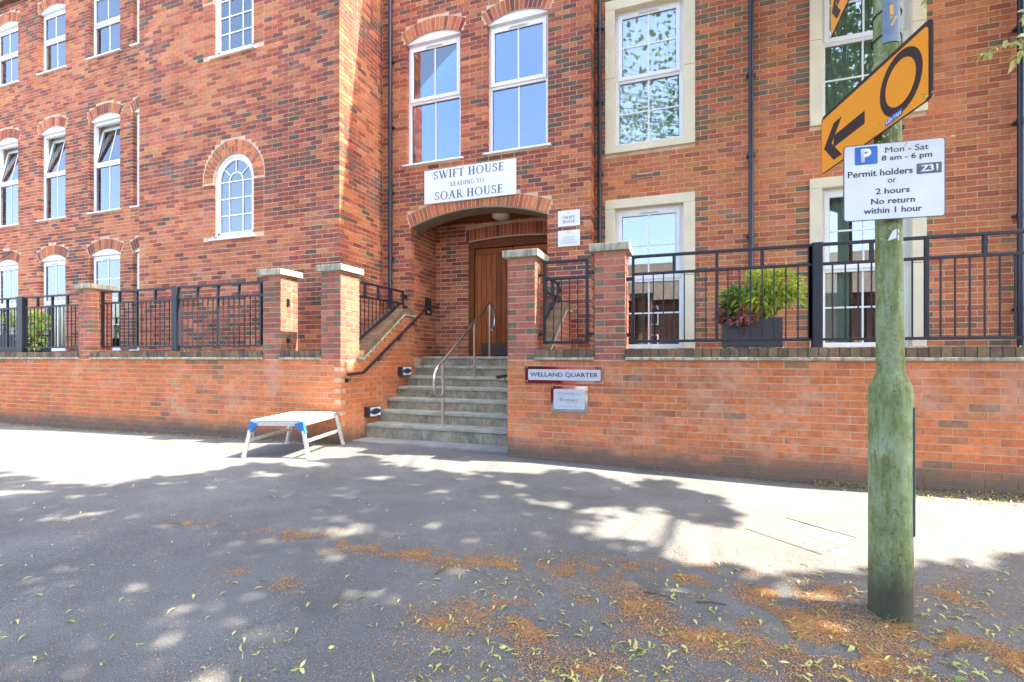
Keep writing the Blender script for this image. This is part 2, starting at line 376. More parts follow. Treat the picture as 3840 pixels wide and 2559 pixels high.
def ring(out,O,U,Nn,uc,a,zs,rise,r0,t,pal,w,depth=BD,n=None,proud=0.):
    """voussoirs of a segmental ring starting r0 above the intrados, thickness t"""
    O=Vector(O);U=Vector(U);Nn=Vector(Nn)
    R=(a*a+rise*rise)/(2*rise); zc=zs+rise-R; half=math.asin(min(1,a/R)); half=math.pi/2 if rise>=a-1e-6 else half
    Rm=R+r0+t/2; n=n or max(3,round(2*half*(R+r0+.03)/.075)); st=2*half/n; gap=.0062
    for i in range(n):
        a0=-half+i*st; a1=a0+st; v=[]
        for nn in (0+proud,-depth):
            for rr,aa in ((R+r0+.004,0),(R+r0+.004,1),(R+r0+t-.004,1),(R+r0+t-.004,0)):
                g_=gap/rr; an=(a1-g_) if aa else (a0+g_)
                v.append(O+U*(uc+rr*math.sin(an))+Vector((0,0,zc+rr*math.cos(an)))+Nn*nn)
        r=Rec(); r.v8=v; r.c=sum(v,Vector())/8; r.pal=pal; r.ci=min(pick(pal,r.c*3,w),4); r.axis=0; r.ln=.065; r.h=t; r.d=depth; out.append(r)
SH={}
def shared(axis,ln,h,d,pal,ci,mat):
    key=(axis,round(ln,3),round(h,3),round(d,3),pal[ci],mat.name)
    if key not in SH:
        m=MB(); a,b=(ln/2,d/2) if axis==0 else (d/2,ln/2); m.box(-a,a,-b,b,-h/2,h/2,pal[ci]); SH[key]=m.mesh('brick',mat)
    return SH[key]
def score(r):
    q=proj(r.c)
    if not q or not(-20<q[0]<3860 and -20<q[1]<2580): return 0
    return r.ln*r.h/q[2]**2
def emit(recs,parent,mat,limit=300,name='brick',ymin=-90):
    keep=[]
    for r in recs:
        r_s=score(r); keep.append((r_s,r))
    keep.sort(key=lambda t:-t[0]); base=wloc(parent)
    top=[r for s,r in keep[:limit] if s>0]; ids=set(map(id,top))
    for r in top:
        if r.v8: 
            m=MB(); m.hexa([v-r.c for v in r.v8],r.pal[r.ci]); me=m.mesh(name,mat)
        else: me=shared(r.axis,r.ln,r.h,r.d,r.pal,r.ci,mat)
        o=bpy.data.objects.new(name,me); o.location=r.c-base; C.objects.link(o); o.parent=parent
    m=MB()
    for s,r in keep:
        if id(r) in ids: continue
        c=tuple(x*random.uniform(.86,1.12) for x in r.pal[r.ci])
        if r.v8: m.hexa(r.v8,c)
        else:
            a,b=(r.ln/2,r.d/2) if r.axis==0 else (r.d/2,r.ln/2); p=r.c; m.box(p.x-a,p.x+a,p.y-b,p.y+b,p.z-r.h/2,p.z+r.h/2,c)
    if m.v: stuff(m.obj('remaining_bricks',mat,parent))
def backing(O,U,Nn,L,z0,z1,depth,ops,mat,parent,name='wall',front=-.004,s0=0.,s1=0.):
    """solid wall core behind the bricks, with openings; ops: (u0,u1,zb,topfn)"""
    O=Vector(O);U=Vector(U);Nn=Vector(Nn); bp={s0,L-s1}
    for u0,u1,zb,tf,ns in ops:
        for i in range(ns+1): bp.add(u0+(u1-u0)*i/ns)
    bp=sorted(x for x in bp if s0<=x<=L-s1); m=MB()
    for a,b in zip(bp,bp[1:]):
        if b-a<1e-5: continue
        mid=(a+b)/2; holes=sorted((zb,(tf(a+1e-6),tf(b-1e-6))) for u0,u1,zb,tf,ns in ops if u0<mid<u1); z=(z0,z0)
        for zb,zt in holes+[(z1,None)]:
            if zb>max(z)+1e-5:
                v=[]
                for nn in (front,-depth):
                    v+= [O+U*a+Nn*nn+Vector((0,0,z[0])),O+U*b+Nn*nn+Vector((0,0,z[1])),O+U*b+Nn*nn+Vector((0,0,zb)),O+U*a+Nn*nn+Vector((0,0,zb))]
                m.hexa(v)
            z=zt
    return m.obj(name,mat,parent)
ZT=10.2
# ================================================================== SETTING: ground, road, terrace
def gridplane(name,x0,x1,y0,y1,z,mat,xs=None):
    xs=[x0]+[x for x,_ in GZX if x0<x<x1]+[x1] ; m=MB()
    for a,b in zip(xs,xs[1:]): m.add([(a,y0,gz(a)+z),(b,y0,gz(b)+z),(b,y1,gz(b)+z),(a,y1,gz(a)+z)],[(0,1,2,3)])
    return struct(m.obj(name,mat))
o=gridplane('ground',-200,200,-200,200,-.16,M['road'])
o=gridplane('pavement',-60,60,-.9,7.0,0,M['asphalt'])
m=MB()
for i in range(-40,40): m.box(i*.915,i*.915+.905,-1.05,-.9,-.2,.012)
struct(m.obj('kerb',M['kerb']))
gridplane('far_pavement',-60,60,-9.5,-7,-.03,M['asphalt'])
# ================================================================== BUILDING
PY,BY,FY=7.37,6.22,7.73                       # porch/left wing plane, projecting block, right facade
bld=thing('apartment_building','large red brick apartment building with white windows and arched porch above the steps','building',(-5,PY,1.15))
R_=[]   # all building bricks
Z0=1.2-.003
XA,XB,XC,XD=-18.0,-9.55,-5.03,-1.32
LW=[(-16.75,-15.73),(-14.87,-13.87),(-12.99,-11.94),(-11.52,-10.47)]
rowsLW=[(1.37,3.55,0),(4.54,6.65,1),(8.12,9.60,2)]
RISE,RT=.13,.225
# --- left wing, recessed plane
O=(XA,PY,0);U=(1,0,0);Nn=(0,-1,0); L=XB-XA; exs=[];ops=[]
def archtop(uc,a,zs,rise):
    R=(a*a+rise*rise)/(2*rise); zc=zs+rise-R
    return lambda u: zc+math.sqrt(max(R*R-(u-uc)**2,0))
for x0,x1 in LW:
    for zb,zs,_ in rowsLW:
        uc=(x0+x1)/2-XA;a=(x1-x0)/2
        exs.append(ex_arch(uc,a,zb,zs,RISE,RT)); ops.append((uc-a,uc+a,zb,archtop(uc,a,zs,RISE),8)); ring(R_,O,U,Nn,uc,a,zs,RISE,0,RT,PAL_B,WB)
bricks(R_,O,U,Nn,L,Z0,ZT,PAL_B,WB,ex=exs)
backing(O,U,Nn,L,1.0,ZT,.35,ops,M['mortar'],bld)
# --- projecting block
O=(XC,BY,0);U=(-1,0,0); L=XC-XB; ax0,ax1=-7.70,-6.768; uc=XC-(ax0+ax1)/2; a=(ax1-ax0)/2; exs=[];ops=[]
for zb,zs in ((3.24,4.225),(6.39,7.375)):
    exs.append(ex_rect(uc-a-.225,uc+a+.225,zb+.02,zs,-.0)); 
    k=math.ceil((zb+.02-Z0)/CRS)
    exs.append(ex_arch(uc,a,zb,zs,a-1e-4,.235)); exs.append(ex_rect(uc-a,uc+a,zb,zs))
    ops.append((uc-a,uc+a,zb,archtop(uc,a,zs,a-1e-4),16))
    for q in (0,1): ring(R_,O,U,Nn,uc,a,zs,a-1e-4,q*.1125,.1125,PAL_R,WB)
    z=Z0
    while z+BH<zs+.03:
        if z>zb+.005:
            for s in (0,1):
                u0=uc-a-.215 if s==0 else uc+a-.004
                rec_box(R_,Vector(O),Vector(U),Vector(Nn),u0+(.004 if s==0 else 0),u0+.219,z,PAL_B,WB)
        z+=CRS
bricks(R_,O,U,Nn,L,Z0,ZT,PAL_B,WB,e0='corner',ex=exs)
backing(O,U,Nn,L,1.0,ZT,.35,ops,M['mortar'],bld,s0=.006)
O=(XC,BY,0);U=(0,1,0);N2=(1,0,0)
bricks(R_,O,U,N2,PY-BY-.006,Z0,ZT,PAL_B,WB,par=1,e0='corner')
backing(O,U,N2,PY-BY+.1,1.0,ZT,.3,[],M['mortar'],bld,s0=.3515)
m=MB(); m.box(XB,XB+.3,BY+.355,PY+.2,1.,ZT); m.obj('wall',M['mortar'],bld)
# --- porch front
O=(XD,PY,0);U=(-1,0,0); L=XD-XC
WP_=[(-4.55,-3.50),(-3.03,-1.99)]; exs=[];ops=[]
for x0,x1 in WP_:
    uc=XD-(x0+x1)/2;a=(x1-x0)/2; zb,zs=4.54,6.65
    exs.append(ex_arch(uc,a,zb,zs,RISE,RT)); ops.append((uc-a,uc+a,zb,archtop(uc,a,zs,RISE),8)); ring(R_,O,U,Nn,uc,a,zs,RISE,0,RT,PAL_B,WB)
DX0,DX1=-4.46,-2.005; uc=XD-(DX0+DX1)/2; a=(DX1-DX0)/2; DZ,DR=3.46,.225
exs.append(ex_arch(uc,a,0,DZ,DR,.22)); ops.append((uc-a-.007,uc+a+.007,0,archtop(uc,a,DZ,DR),24)); ring(R_,O,U,Nn,uc,a,DZ,DR,0,.22,PAL_R,(-.3,.1,.5,.9,1.5))
bricks(R_,O,U,Nn,L,Z0,ZT,PAL_B,WB,e0='corner',ex=exs)
bricks(R_,(XC,PY,0),(1,0,0),Nn,DX0-XC,.075,Z0-.01,PAL_B,WB)          # below the terrace, beside the steps
backing(O,U,Nn,L,0,ZT,.35,ops,M['mortar'],bld,s0=.006)
bricks(R_,(XD,PY,0),(0,1,0),(1,0,0),FY-PY-.006,Z0,ZT,PAL_B,WB,par=1,e0='corner')
backing((XD,PY,0),(0,1,0),(1,0,0),FY-PY+.1,1.0,ZT,.3,[],M['mortar'],bld,s0=.3515)
# porch reveal and inner walls
IY=8.26
bricks(R_,(DX0,PY+.1125,0),(0,1,0),(1,0,0),IY-PY-.1185,Z0,3.85,PAL_B,WB,par=0)
for bx in ((DX0-.3,DX0-.006),(DX1+.006,DX1+.3)): m=MB(); m.box(bx[0],bx[1],PY+.352,IY+.3,0,4.2); m.obj('wall',M['mortar'],bld)
bricks(R_,(DX1,PY+.1125,0),(0,1,0),(-1,0,0),IY-PY-.12,Z0,3.85,PAL_B,WB)
O=(DX0+.006,IY,0);U=(1,0,0);L=DX1-DX0-.012
FD0,FD1=-3.771-DX0,-2.050-DX0
bricks(R_,O,U,Nn,L,Z0,3.85,PAL_B,WB,ex=[lambda p,q:(FD0,FD1) if p<3.34 else ((FD0-.07,L) if p<3.60 else None)])
for i in range(int((FD1-FD0+.1)/.075)):
    u0=FD0-.05+i*.075; sag=.05*(1-((u0-(FD0+FD1)/2)/.85)**2)
    rec_box(R_,Vector(O),Vector(U),Vector(Nn),u0,u0+.065,3.355+sag,PAL_B,WB,h=.215)
backing(O,U,Nn,L,0,4.2,.3,[(FD0,FD1,0,lambda u:3.34+.045*(1-((u-(FD0+FD1)/2)/.85)**2),10)],M['mortar'],bld)
m=MB(); nseg=24; R=(a*a+DR*DR)/(2*DR); zc=DZ+DR-R; xc=(DX0+DX1)/2; ha=math.asin(a/R)
for i in range(nseg):
    v=[]
    for yy in (PY-.001,PY+.351):
        for an,rr in ((-ha+2*ha*i/nseg,R-.02),(-ha+2*ha*(i+1)/nseg,R-.02),(-ha+2*ha*(i+1)/nseg,R+.003),(-ha+2*ha*i/nseg,R+.003)): v.append((xc+rr*math.sin(an),yy,zc+rr*math.cos(an)))
    m.hexa(v)
m.obj('arch_soffit',M['soffit'],bld)
for i in range(9):
    m=MB(); y0=PY+.352+i*.1; m.box(DX0,DX1,y0,y0+.094,3.70,3.72); m.obj('ceiling_board',M['wood2'],bld)
m=MB(); m.box(DX0,DX1,PY+.36,IY,3.725,3.75); m.obj('porch_ceiling',M['wood2'],bld)
# --- right facade
O=(XD,FY,0);U=(1,0,0);XE=4.0;L=XE-XD; exs=[];ops=[]
SW=[(-1.155,.175,-1.009,.011),(1.663,2.985,1.811,2.831)]
for X0,X1,x0,x1 in SW:
    for z0,z1,zi0,zi1 in ((1.2,3.67,1.34,3.53),(4.39,6.80,4.51,6.65)):
        exs.append(ex_rect(X0-XD-.005,X1-XD+.005,z0-.01,z1+.01)); ops.append((X0-XD+.03,X1-XD-.03,z0+.03,(lambda zz:(lambda u:zz))(z1-.03),1))
exs.append(ex_rect(.66,.885,3.66+.29,3.66+.36,0))
bricks(R_,O,U,Nn,L,Z0,ZT,PAL_R,(-.4,-.0,.35,.7,1.0),ex=exs,quoin=True)
backing(O,U,Nn,L,1.0,ZT,.35,ops,M['mortar'],bld)
emit(R_,bld,M['brick'])
# --- right projecting block and plain upper parts, roofs, off the picture
for bx in ((XA-14,XA,PY+.02),(4.0,24.,FY)): m=MB(); m.box(bx[0],bx[1],bx[2],14,0,ZT); m.obj('wall',M['btex'],bld)
m=MB(); m.box(XA,4.0,8.75,14,0,ZT-.1); m.obj('rear_wall',M['btex'],bld)
m=MB()
def roof(x0,x1,y0,z,h=2.6,yr=11.5):
    m.add([(x0,y0,z),(x1,y0,z),(x1,yr,z+h),(x0,yr,z+h),(x1,15,z),(x0,15,z),(x0,y0,z-.12),(x1,y0,z-.12)],[(0,1,2,3),(3,2,4,5),(6,7,1,0),(0,3,5),(1,4,2),(6,7,4,5)])
roof(XA-14,XB,PY-.1,ZT+.1); roof(XB-.1,XC+.1,BY-.1,ZT+.1); roof(XC+.1,24,PY-.1,ZT+.12)
m.obj('roof',M['tile'],bld)
# --- windows
def frame_rect(m,x0,x1,z0,z1,w,y0,y1,wb=None,wt=None):
    wb=wb or w; wt=wt or w
    m.box(x0,x0+w,y0,y1,z0,z1); m.box(x1-w,x1,y0,y1,z0,z1); m.box(x0+w,x1-w,y0,y1,z0,z0+wb); m.box(x0+w,x1-w,y0,y1,z1-wt,z1)
def wavy(x0,x1,y,z0,z1,mat,parent,name='curtain',amp=.018,pitch=.07):
    m=MB(); n=int((x1-x0)/pitch*8)+1; ph=random.random()*6
    xs=[x0+(x1-x0)*i/n for i in range(n+1)]; ys=[y+amp*math.sin(ph+6.283*(x-x0)/pitch+1.2*math.sin(5*x)) for x in xs]
    m.v=[(x,yy,z0) for x,yy in zip(xs,ys)]+[(x,yy,z1) for x,yy in zip(xs,ys)]; m.f=[(i,i+1,n+2+i,n+1+i) for i in range(n)]; m.sm=True
    return m.obj(name,mat,parent)
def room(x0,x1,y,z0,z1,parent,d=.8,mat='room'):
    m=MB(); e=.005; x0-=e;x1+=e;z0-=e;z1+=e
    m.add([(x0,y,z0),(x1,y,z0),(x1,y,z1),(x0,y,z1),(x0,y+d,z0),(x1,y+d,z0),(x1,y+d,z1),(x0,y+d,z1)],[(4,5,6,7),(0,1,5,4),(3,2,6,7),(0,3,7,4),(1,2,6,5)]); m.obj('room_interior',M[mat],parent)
def vent(xc,z,y,parent):
    m=MB(); m.box(xc-.16,xc+.16,y-.018,y+.001,z-.014,z+.016); v=m.obj('trickle_vent',M['upvc'],parent,bev=.003)
    return v
def ventslots(xc,z,y,parent):
    m=MB()
    for i in range(14): m.box(xc-.135+i*.0195,xc-.135+i*.0195+.013,y-.0205,y-.0185,z-.008,z-.001)
    m.obj('vent_slot',M['gasket'],parent)
def window(x0,x1,z0,z1,yw,arch=None,bars='v',glass='glass',cur='net',open_=0,sillp=.05,trans=.52,name='window',rec=.085):
    yf=yw+rec; m=MB(); fw=.062; frame_rect(m,x0,x1,z0,z1,fw,yf,yf+.07)
    zt=z0+(z1-z0)*trans
    m.box(x0+fw,x1-fw,yf+.001,yf+.069,zt-.03,zt+.03)
    w=m.obj(name,M['upvc'],bld,bev=.004)
    xc=(x0+x1)/2
    def pane(a,b,c,d,y,par,g_=glass):
        p=MB(); p.box(a,b,y,y+.006,c,d); return p.obj('pane',M[g_],par)
    def gask(a,b,c,d,y,par):
        p=MB(); frame_rect(p,a,b,c,d,.006,y-.002,y+.004); return p.obj('gasket',M['gasket'],par)
    def bar(a,b,c,d,y,par,kind):
        p=MB(); t=.011
        p.box((a+b)/2-t,(a+b)/2+t,y-.008,y-.001,c,d)
        if 'h' in kind: zz=(c+d)/2; p.box(a,(a+b)/2-t-.0005,y-.008,y-.001,zz-t,zz+t); p.box((a+b)/2+t+.0005,b,y-.008,y-.001,zz-t,zz+t)
        return p.obj('glazing_bar',M['upvc'],par)
    # lower light
    a,b,c,d=x0+fw,x1-fw,z0+fw,zt-.03; pane(a,b,c,d,yf+.03,w); gask(a,b,c,d,yf+.026,w); bar(a,b,c,d,yf+.03,w,bars)
    # upper sash, proud of the frame
    a,b,c,d=x0+fw-.014,x1-fw+.014,zt+.012,z1-fw+.014; sw=.06; s=MB(); ys=yf-.02
    frame_rect(s,a,b,c,d,sw,ys,ys+.05,wt=.075)
    if open_:
        an=open_; hy=ys+.02
        def rot(o_):
            for v in o_.data.vertices:
                y,z=v.co.y-hy,v.co.z-c; v.co.y=hy+y*math.cos(an)+z*math.sin(an); v.co.z=c-y*math.sin(an)+z*math.cos(an)
        so_=s.obj('sash',M['upvc'],w,bev=.004); rot(so_)
        q=[pane(a+sw,b-sw,c+sw,d-.075,ys+.02,w),bar(a+sw,b-sw,c+sw,d-.075,ys+.02,w,bars),gask(a+sw,b-sw,c+sw,d-.075,ys+.016,w)]
        for t_ in q: rot(t_)
    else:
        s.obj('sash',M['upvc'],w,bev=.004); pane(a+sw,b-sw,c+sw,d-.075,ys+.02,w); gask(a+sw,b-sw,c+sw,d-.075,ys+.016,w); bar(a+sw,b-sw,c+sw,d-.075,ys+.02,w,bars)
        vent(xc,d-.036,ys,w); ventslots(xc,d-.036,ys,w)
    if sillp:
        s=MB(); s.box(x0-.05 if arch else x0,x1+.05 if arch else x1,yw-.045,yw+.02,z0-.028,z0-.001); s.box(x0,x1,yw+.0205,yf+.03,z0-.028,z0-.001); s.obj('sill',M['upvc'],w,bev=.004)
    if arch:
        s=MB(); n=14; R=((x1-x0)**2/4+arch*arch)/(2*arch); zc=z1+arch-R
        pts=[(x0,z1)]+[(x0+(x1-x0)*i/n, zc+math.sqrt(max(R*R-(x0+(x1-x0)*i/n-xc)**2,0))-.002) for i in range(n+1)]+[(x1,z1)]
        pts=pts[1:-1]; s.prism(pts,lambda a_,b_,d_:(a_,d_,b_),yw+.025,yf+.06); s.obj('arch_panel',M['upvc'],w)
    room(x0,x1,yf+.071,z0,z1,w,mat='brightroom' if cur in('net','half') else 'room')
    if cur=='net': wavy(x0+.02,x1-.02,yf+(.36 if open_ else .10),z0+.03,z1-.03,M['net'],w)
    elif cur=='green':
        wavy(x0+.02,xc-.12,yf+.16,z0+.03,z1-.03,M['green'],w); wavy(xc+.2,x1-.02,yf+.16,z0+.03,z1-.03,M['green'],w)
    elif cur=='half':
        wavy(x0+.02,x1-.25,yf+.10,z0+.03,z1-.03,M['net2'],w); wavy(x1-.28,x1-.02,yf+.10,z0+.03,z1-.03,M['green'],w)
    elif cur=='greenfull': wavy(x0+.02,x1-.02,yf+.10,z0+.03,z1-.03,M['green'],w)
    elif cur=='blind':
        s=MB(); s.box(x0+.03,x1-.03,yf+.12,yf+.125,z0+.04,z1-.03); s.obj('blind',M['blind'],w)
    return w
for ci,(x0,x1) in enumerate(LW):
    for ri,(zb,zs,_) in enumerate(rowsLW):
        op=0
        if ri==1 and ci<3: op=.19
        if ri==0: window(x0,x1,zb,zs,PY,RISE,'vh' if ci==2 else 'v',cur='green' if ci!=1 else 'blind',open_=0)
        else: window(x0,x1,zb,zs,PY,RISE,'v',cur='net',open_=op)
for x0,x1 in WP_: window(x0,x1,4.54,6.65,PY,RISE,'v','blueglass','blind')
for i,(X0,X1,x0,x1) in enumerate(SW):
    for j,(z0,z1,zi0,zi1) in enumerate(((1.2,3.67,1.34,3.53),(4.39,6.80,4.51,6.65))):
        w=window(x0,x1,zi0,zi1,FY,None,'vh','glass',('none' if (i==0 and j==0) else 'green') if j==0 else ('half' if i==0 else 'greenfull'),rec=.09,sillp=0,trans=.485)
        # cast stone surround: jamb stones, lintel, sill as pieces
        zl=z1-(z1-zi1)
        zm=(zi0+zi1)/2
        for (a_,b_) in ((X0,x0),(x1,X1)):
            for (c_,d_) in ((zi0,zm-.003),(zm+.003,zi1-.003)):
                s=MB(); s.box(a_,b_,FY-.018,FY+.16,c_,d_); s.obj('jamb_stone',M['stone'],w,bev=.004)
        s=MB(); s.box(X0,X1,FY-.019,FY+.16,zi1,z1); s.obj('lintel_stone',M['stone'],w,bev=.004)
        s=MB(); s.box(X0,X1,FY-.05,FY+.16,z0,zi0-.006); s.obj('sill_stone',M['stone'],w,bev=.006)
# arched windows of the block
def archwin(x0,x1,z0,zs,yw):
    xc=(x0+x1)/2; R=(x1-x0)/2; yf=yw+.05; n=20
    def outline(r_,zb,x_off=0):
        return [(xc-r_,zb)]+[(xc-r_*math.cos(math.pi*i/n),zs+r_*math.sin(math.pi*i/n)) for i in range(n+1)]+[(xc+r_,zb)]
    def band(ra,rb,za,zb_,y0,y1,mat,nm,par):
        A=outline(ra,za);B=outline(rb,zb_); m=MB(); k=len(A)
        for i in range(k-1):
            m.hexa([(A[i][0],y0,A[i][1]),(A[i+1][0],y0,A[i+1][1]),(A[i+1][0],y1,A[i+1][1]),(A[i][0],y1,A[i][1]),(B[i][0],y0,B[i][1]),(B[i+1][0],y0,B[i+1][1]),(B[i+1][0],y1,B[i+1][1]),(B[i][0],y1,B[i][1])])
        m.box(xc-ra,xc+ra,y0,y1,za,zb_) 
        return m.obj(nm,mat,par)
    w=band(R-.002,R-.05,z0+.0,z0+.05,yf,yf+.07,M['upvc'],'arched_window',bld)
    band(R-.052,R-.11,z0+.052,z0+.115,yf+.012,yf+.06,M['upvc'],'sash',w)
    ri=R-.11; p=MB(); pts=outline(ri,z0+.112); p.prism(pts,lambda a_,b_,d_:(a_,d_,b_),yf+.03,yf+.036); p.obj('pane',M['blueglass'],w)
    g_=MB(); t=.010; y0,y1=yf+.018,yf+.028; xi=.155
    for sx in (-1,1): g_.box(xc+sx*xi-t,xc+sx*xi+t,y0,y1,z0+.115,zs)
    for q in range(3):
        zz=z0+.115+(zs-z0-.115)*(q+1)/3 ; g_.box(xc-ri,xc+ri,y0-.001,y1-.001,zz-t,zz+t)
    for i in range(10):
        a0=math.pi*i/10;a1=math.pi*(i+1)/10
        g_.hexa([(xc+(xi-t)*math.cos(a0),y0,zs+(xi-t)*math.sin(a0)),(xc+(xi+t)*math.cos(a0),y0,zs+(xi+t)*math.sin(a0)),(xc+(xi+t)*math.cos(a0),y1,zs+(xi+t)*math.sin(a0)),(xc+(xi-t)*math.cos(a0),y1,zs+(xi-t)*math.sin(a0)),
                 (xc+(xi-t)*math.cos(a1),y0,zs+(xi-t)*math.sin(a1)),(xc+(xi+t)*math.cos(a1),y0,zs+(xi+t)*math.sin(a1)),(xc+(xi+t)*math.cos(a1),y1,zs+(xi+t)*math.sin(a1)),(xc+(xi-t)*math.cos(a1),y1,zs+(xi-t)*math.sin(a1))])
    for an in (40,90,140):
        c,s_=math.cos(math.radians(an)),math.sin(math.radians(an)); g_.beam((xc+xi*c,(y0+y1)/2,zs+xi*s_),(xc+ri*c,(y0+y1)/2,zs+ri*s_),.018,.01,Vector((0,1,0)))
    g_.obj('glazing_bar',M['upvc'],w)
    s=MB(); s.box(x0-.05,x1+.05,yw-.045,yf+.03,z0-.03,z0-.001); s.obj('sill',M['upvc'],w,bev=.004)
    room(x0,x1,yf+.071,z0,zs+R,w); wavy(x0+.03,xc+.0,yf+.13,z0+.03,zs+R-.02,M['net'],w,pitch=.05,amp=.008)
for zb,zs in ((3.24,4.225),(6.39,7.375)): archwin(ax0,ax1,zb,zs,BY)
# --- porch door
d_=MB(); d_.box(-3.76,-3.66,IY+.02,IY+.14,1.215,3.219); d_.box(-2.16,-2.06,IY+.02,IY+.14,1.215,3.219)
n=12
for i in range(n):
    a_=-3.76+1.70*i/n;b_=a_+1.7/n; za=3.30+.07*(1-((a_+2.91)/.85)**2); zb_=3.30+.07*(1-((b_+2.91)/.85)**2)
    d_.hexa([(a_,IY+.02,3.22),(b_,IY+.02,3.22),(b_,IY+.14,3.22),(a_,IY+.14,3.22),(a_,IY+.02,za),(b_,IY+.02,zb_),(b_,IY+.14,zb_),(a_,IY+.14,za)])
door=d_.obj('door_frame',M['wood2'],bld,bev=.003)
for k,(dx0,dx1) in enumerate(((-3.655,-2.915),(-2.905,-2.165))):
    lf=MB(); lf.box(dx0,dx1,IY+.085,IY+.12,1.225,3.215); leaf=lf.obj('door_leaf',M['wood2'],bld)
    nb=7; wd=(dx1-dx0-.06)/nb
    for i in range(nb):
        q=MB(); q.box(dx0+.03+i*wd+.003,dx0+.03+(i+1)*wd-.003,IY+.068,IY+.0845,1.23,3.10); q.obj('plank',M['wood'],leaf,bev=.004)
    q=MB(); q.box(dx0,dx1,IY+.062,IY+.0845,3.104,3.21); q.obj('top_rail',M['wood'],leaf,bev=.004)
    q=MB(); q.box(dx0+.12,dx1-.02,IY+.060,IY+.0675,1.24,1.46); q.obj('kick_plate',M['kick'],leaf)
    q=MB(); q.box(dx0 if k==0 else dx1-.03,dx0+.03 if k==0 else dx1,IY+.064,IY+.0845,1.23,3.10); q.obj('stile',M['wood'],leaf)
q=MB(); q.tube([(-2.98,IY+.03,2.05),(-2.98,IY+.03,2.45)],.012); q.obj('door_handle',M['steel'],bld)
# --- downpipes
def downpipe(x,y,zb,zt,yb):
    m=MB(); m.tube([(x,y,zb),(x,y,zt)],.034,14); p=m.obj('downpipe',M['pipe'],bld)
    z=zb+.6
    while z<zt:
        c=MB(); c.tube([(x,y,z),(x,y,z+.07)],.041,14); c.box(x-.055,x+.055,y+.0,yb,z+.02,z+.05); c.obj('pipe_collar',M['pipe'],p); z+=1.15
downpipe(-4.835,PY-.065,1.15,ZT,PY); downpipe(-1.235,FY-.07,1.15,ZT,FY); downpipe(.92,FY-.07,1.15,ZT,FY); downpipe(3.90,FY-.07,1.15,ZT,FY)
m=MB()
for i in range(5): m.box(XD+.665,XD+.88,FY-.004,FY+.01,3.955+i*.014,3.963+i*.014)
m.obj('air_brick',M['btex'],bld)
m=MB(); m.lathe(-3.35+.35,7.95,[(.16,3.70),(.16,3.675),(.14,3.64),(.09,3.615),(.02,3.605)],24); tag(m.obj('ceiling_light',M['lamp']),'round opal dome light on the porch ceiling above the wooden door','ceiling light')
m=MB(); m.box(DX0+.001,DX0+.03,7.86,8.04,1.98,2.30); o=m.obj('entry_panel',M['blackrail'],bev=.004); tag(o,'dark intercom panel on the left inner wall of the porch','intercom')
m=MB(); m.box(DX0+.0305,DX0+.033,7.90,8.0,2.02,2.05); m.obj('label_strip',M['wsign'],o)
# ================================================================== TERRACE, STEPS
m=MB(); m.box(-24,-4.70,5.60,PY+.3,-.3,1.15); m.box(-1.66,12,5.60,FY+.3,-.3,1.15); struct(m.obj('terrace',M['slab']))
st=thing('stone_steps','weathered stone steps rising from the pavement to the wooden porch door','steps',(-3.17,6.0,0))
SX0,SX1=-4.376,-1.972
NY=[6.0,6.29,6.56,6.84,7.12,7.41,7.67]; NZ=[.23,.395,.56,.725,.885,1.05,1.215]
for i,(y,z) in enumerate(zip(NY,NZ)):
    y2=NY[i+1] if i<6 else IY+.35; zb=-.1 if i==0 else NZ[i-1]-.02
    xs=[SX0]; 
    while xs[-1]<SX1-.5: xs.append(xs[-1]+random.uniform(.33,.55))
    if SX1-xs[-1]<.12: xs.pop()
    xs.append(SX1)
    for a_,b_ in zip(xs,xs[1:]):
        q=MB(); q.box(a_+.002,b_-.002,y+random.uniform(0,.004),y2+.05 if i<6 else y+.3,zb,z-.046); q.obj('riser_block',M['step'],st,bev=.004)
    xs=[SX0,SX0+.8+random.uniform(-.1,.1),SX0+1.6+random.uniform(-.1,.1),SX1] 
    for a_,b_ in zip(xs,xs[1:]):
        q=MB(); q.box(a_+.002,b_-.002,y-.02,(y2+.0) if i<6 else IY+.35,z-.045,z+random.uniform(-.001,.001)); q.obj('tread_slab',M['tread'],st,bev=.006)
for i in range(3):
    q=MB(); q.box(SX0-.0+i*.8+.003,SX0+(i+1)*.8-.003,5.66,5.995,-.1,.035); q.obj('foot_slab',M['slab'],st,bev=.005)
# ================================================================== GARDEN WALLS
GY=5.44; CX0,CX1=-4.38,-1.97
def sloped(y):   # underside of the side-wall coping ledge
    if y<5.93: return 1.165
    if y<7.02: return 1.165+(y-5.93)*(1.885-1.165)/(7.02-5.93)
    return 1.885
def coping(parent,x0,x1,y0=GY-.022,y1=GY+.35):
    q=MB(); q.box(x0,x1,y0-.016,y1+.016,1.168,1.198); q.obj('creasing_ledge',M['cap'],parent,bev=.004)
    n=round((x1-x0)/.0868); p=(x1-x0)/n
    for i in range(n):
        c=PAL_C[random.choice((0,0,1,1,2,3,4))]; dz=random.uniform(-.003,.003); dy=random.uniform(-.003,.003)
        q=MB(); q.box(-p/2+.004,p/2-.004,y0,y1,-.046,.046,c); me=None
        key=('cop',round(p,4),c,round(y0,2))
        if key not in SH: SH[key]=q.mesh('coping_brick',M['cbrick'],0)
        o=bpy.data.objects.new('coping_brick',SH[key]); o.location=Vector((x0+p*(i+.5),dy,1.245+dz))-wloc(parent); C.objects.link(o); o.parent=parent
    q=MB(); q.box(x0+.002,x1-.002,y0+.006,y1-.006,1.199,1.284); q.obj('coping_mortar',M['copm'],parent)
PAL_C=[(.17,.115,.07),(.13,.09,.06),(.22,.13,.075),(.21,.15,.08),(.10,.08,.06)]
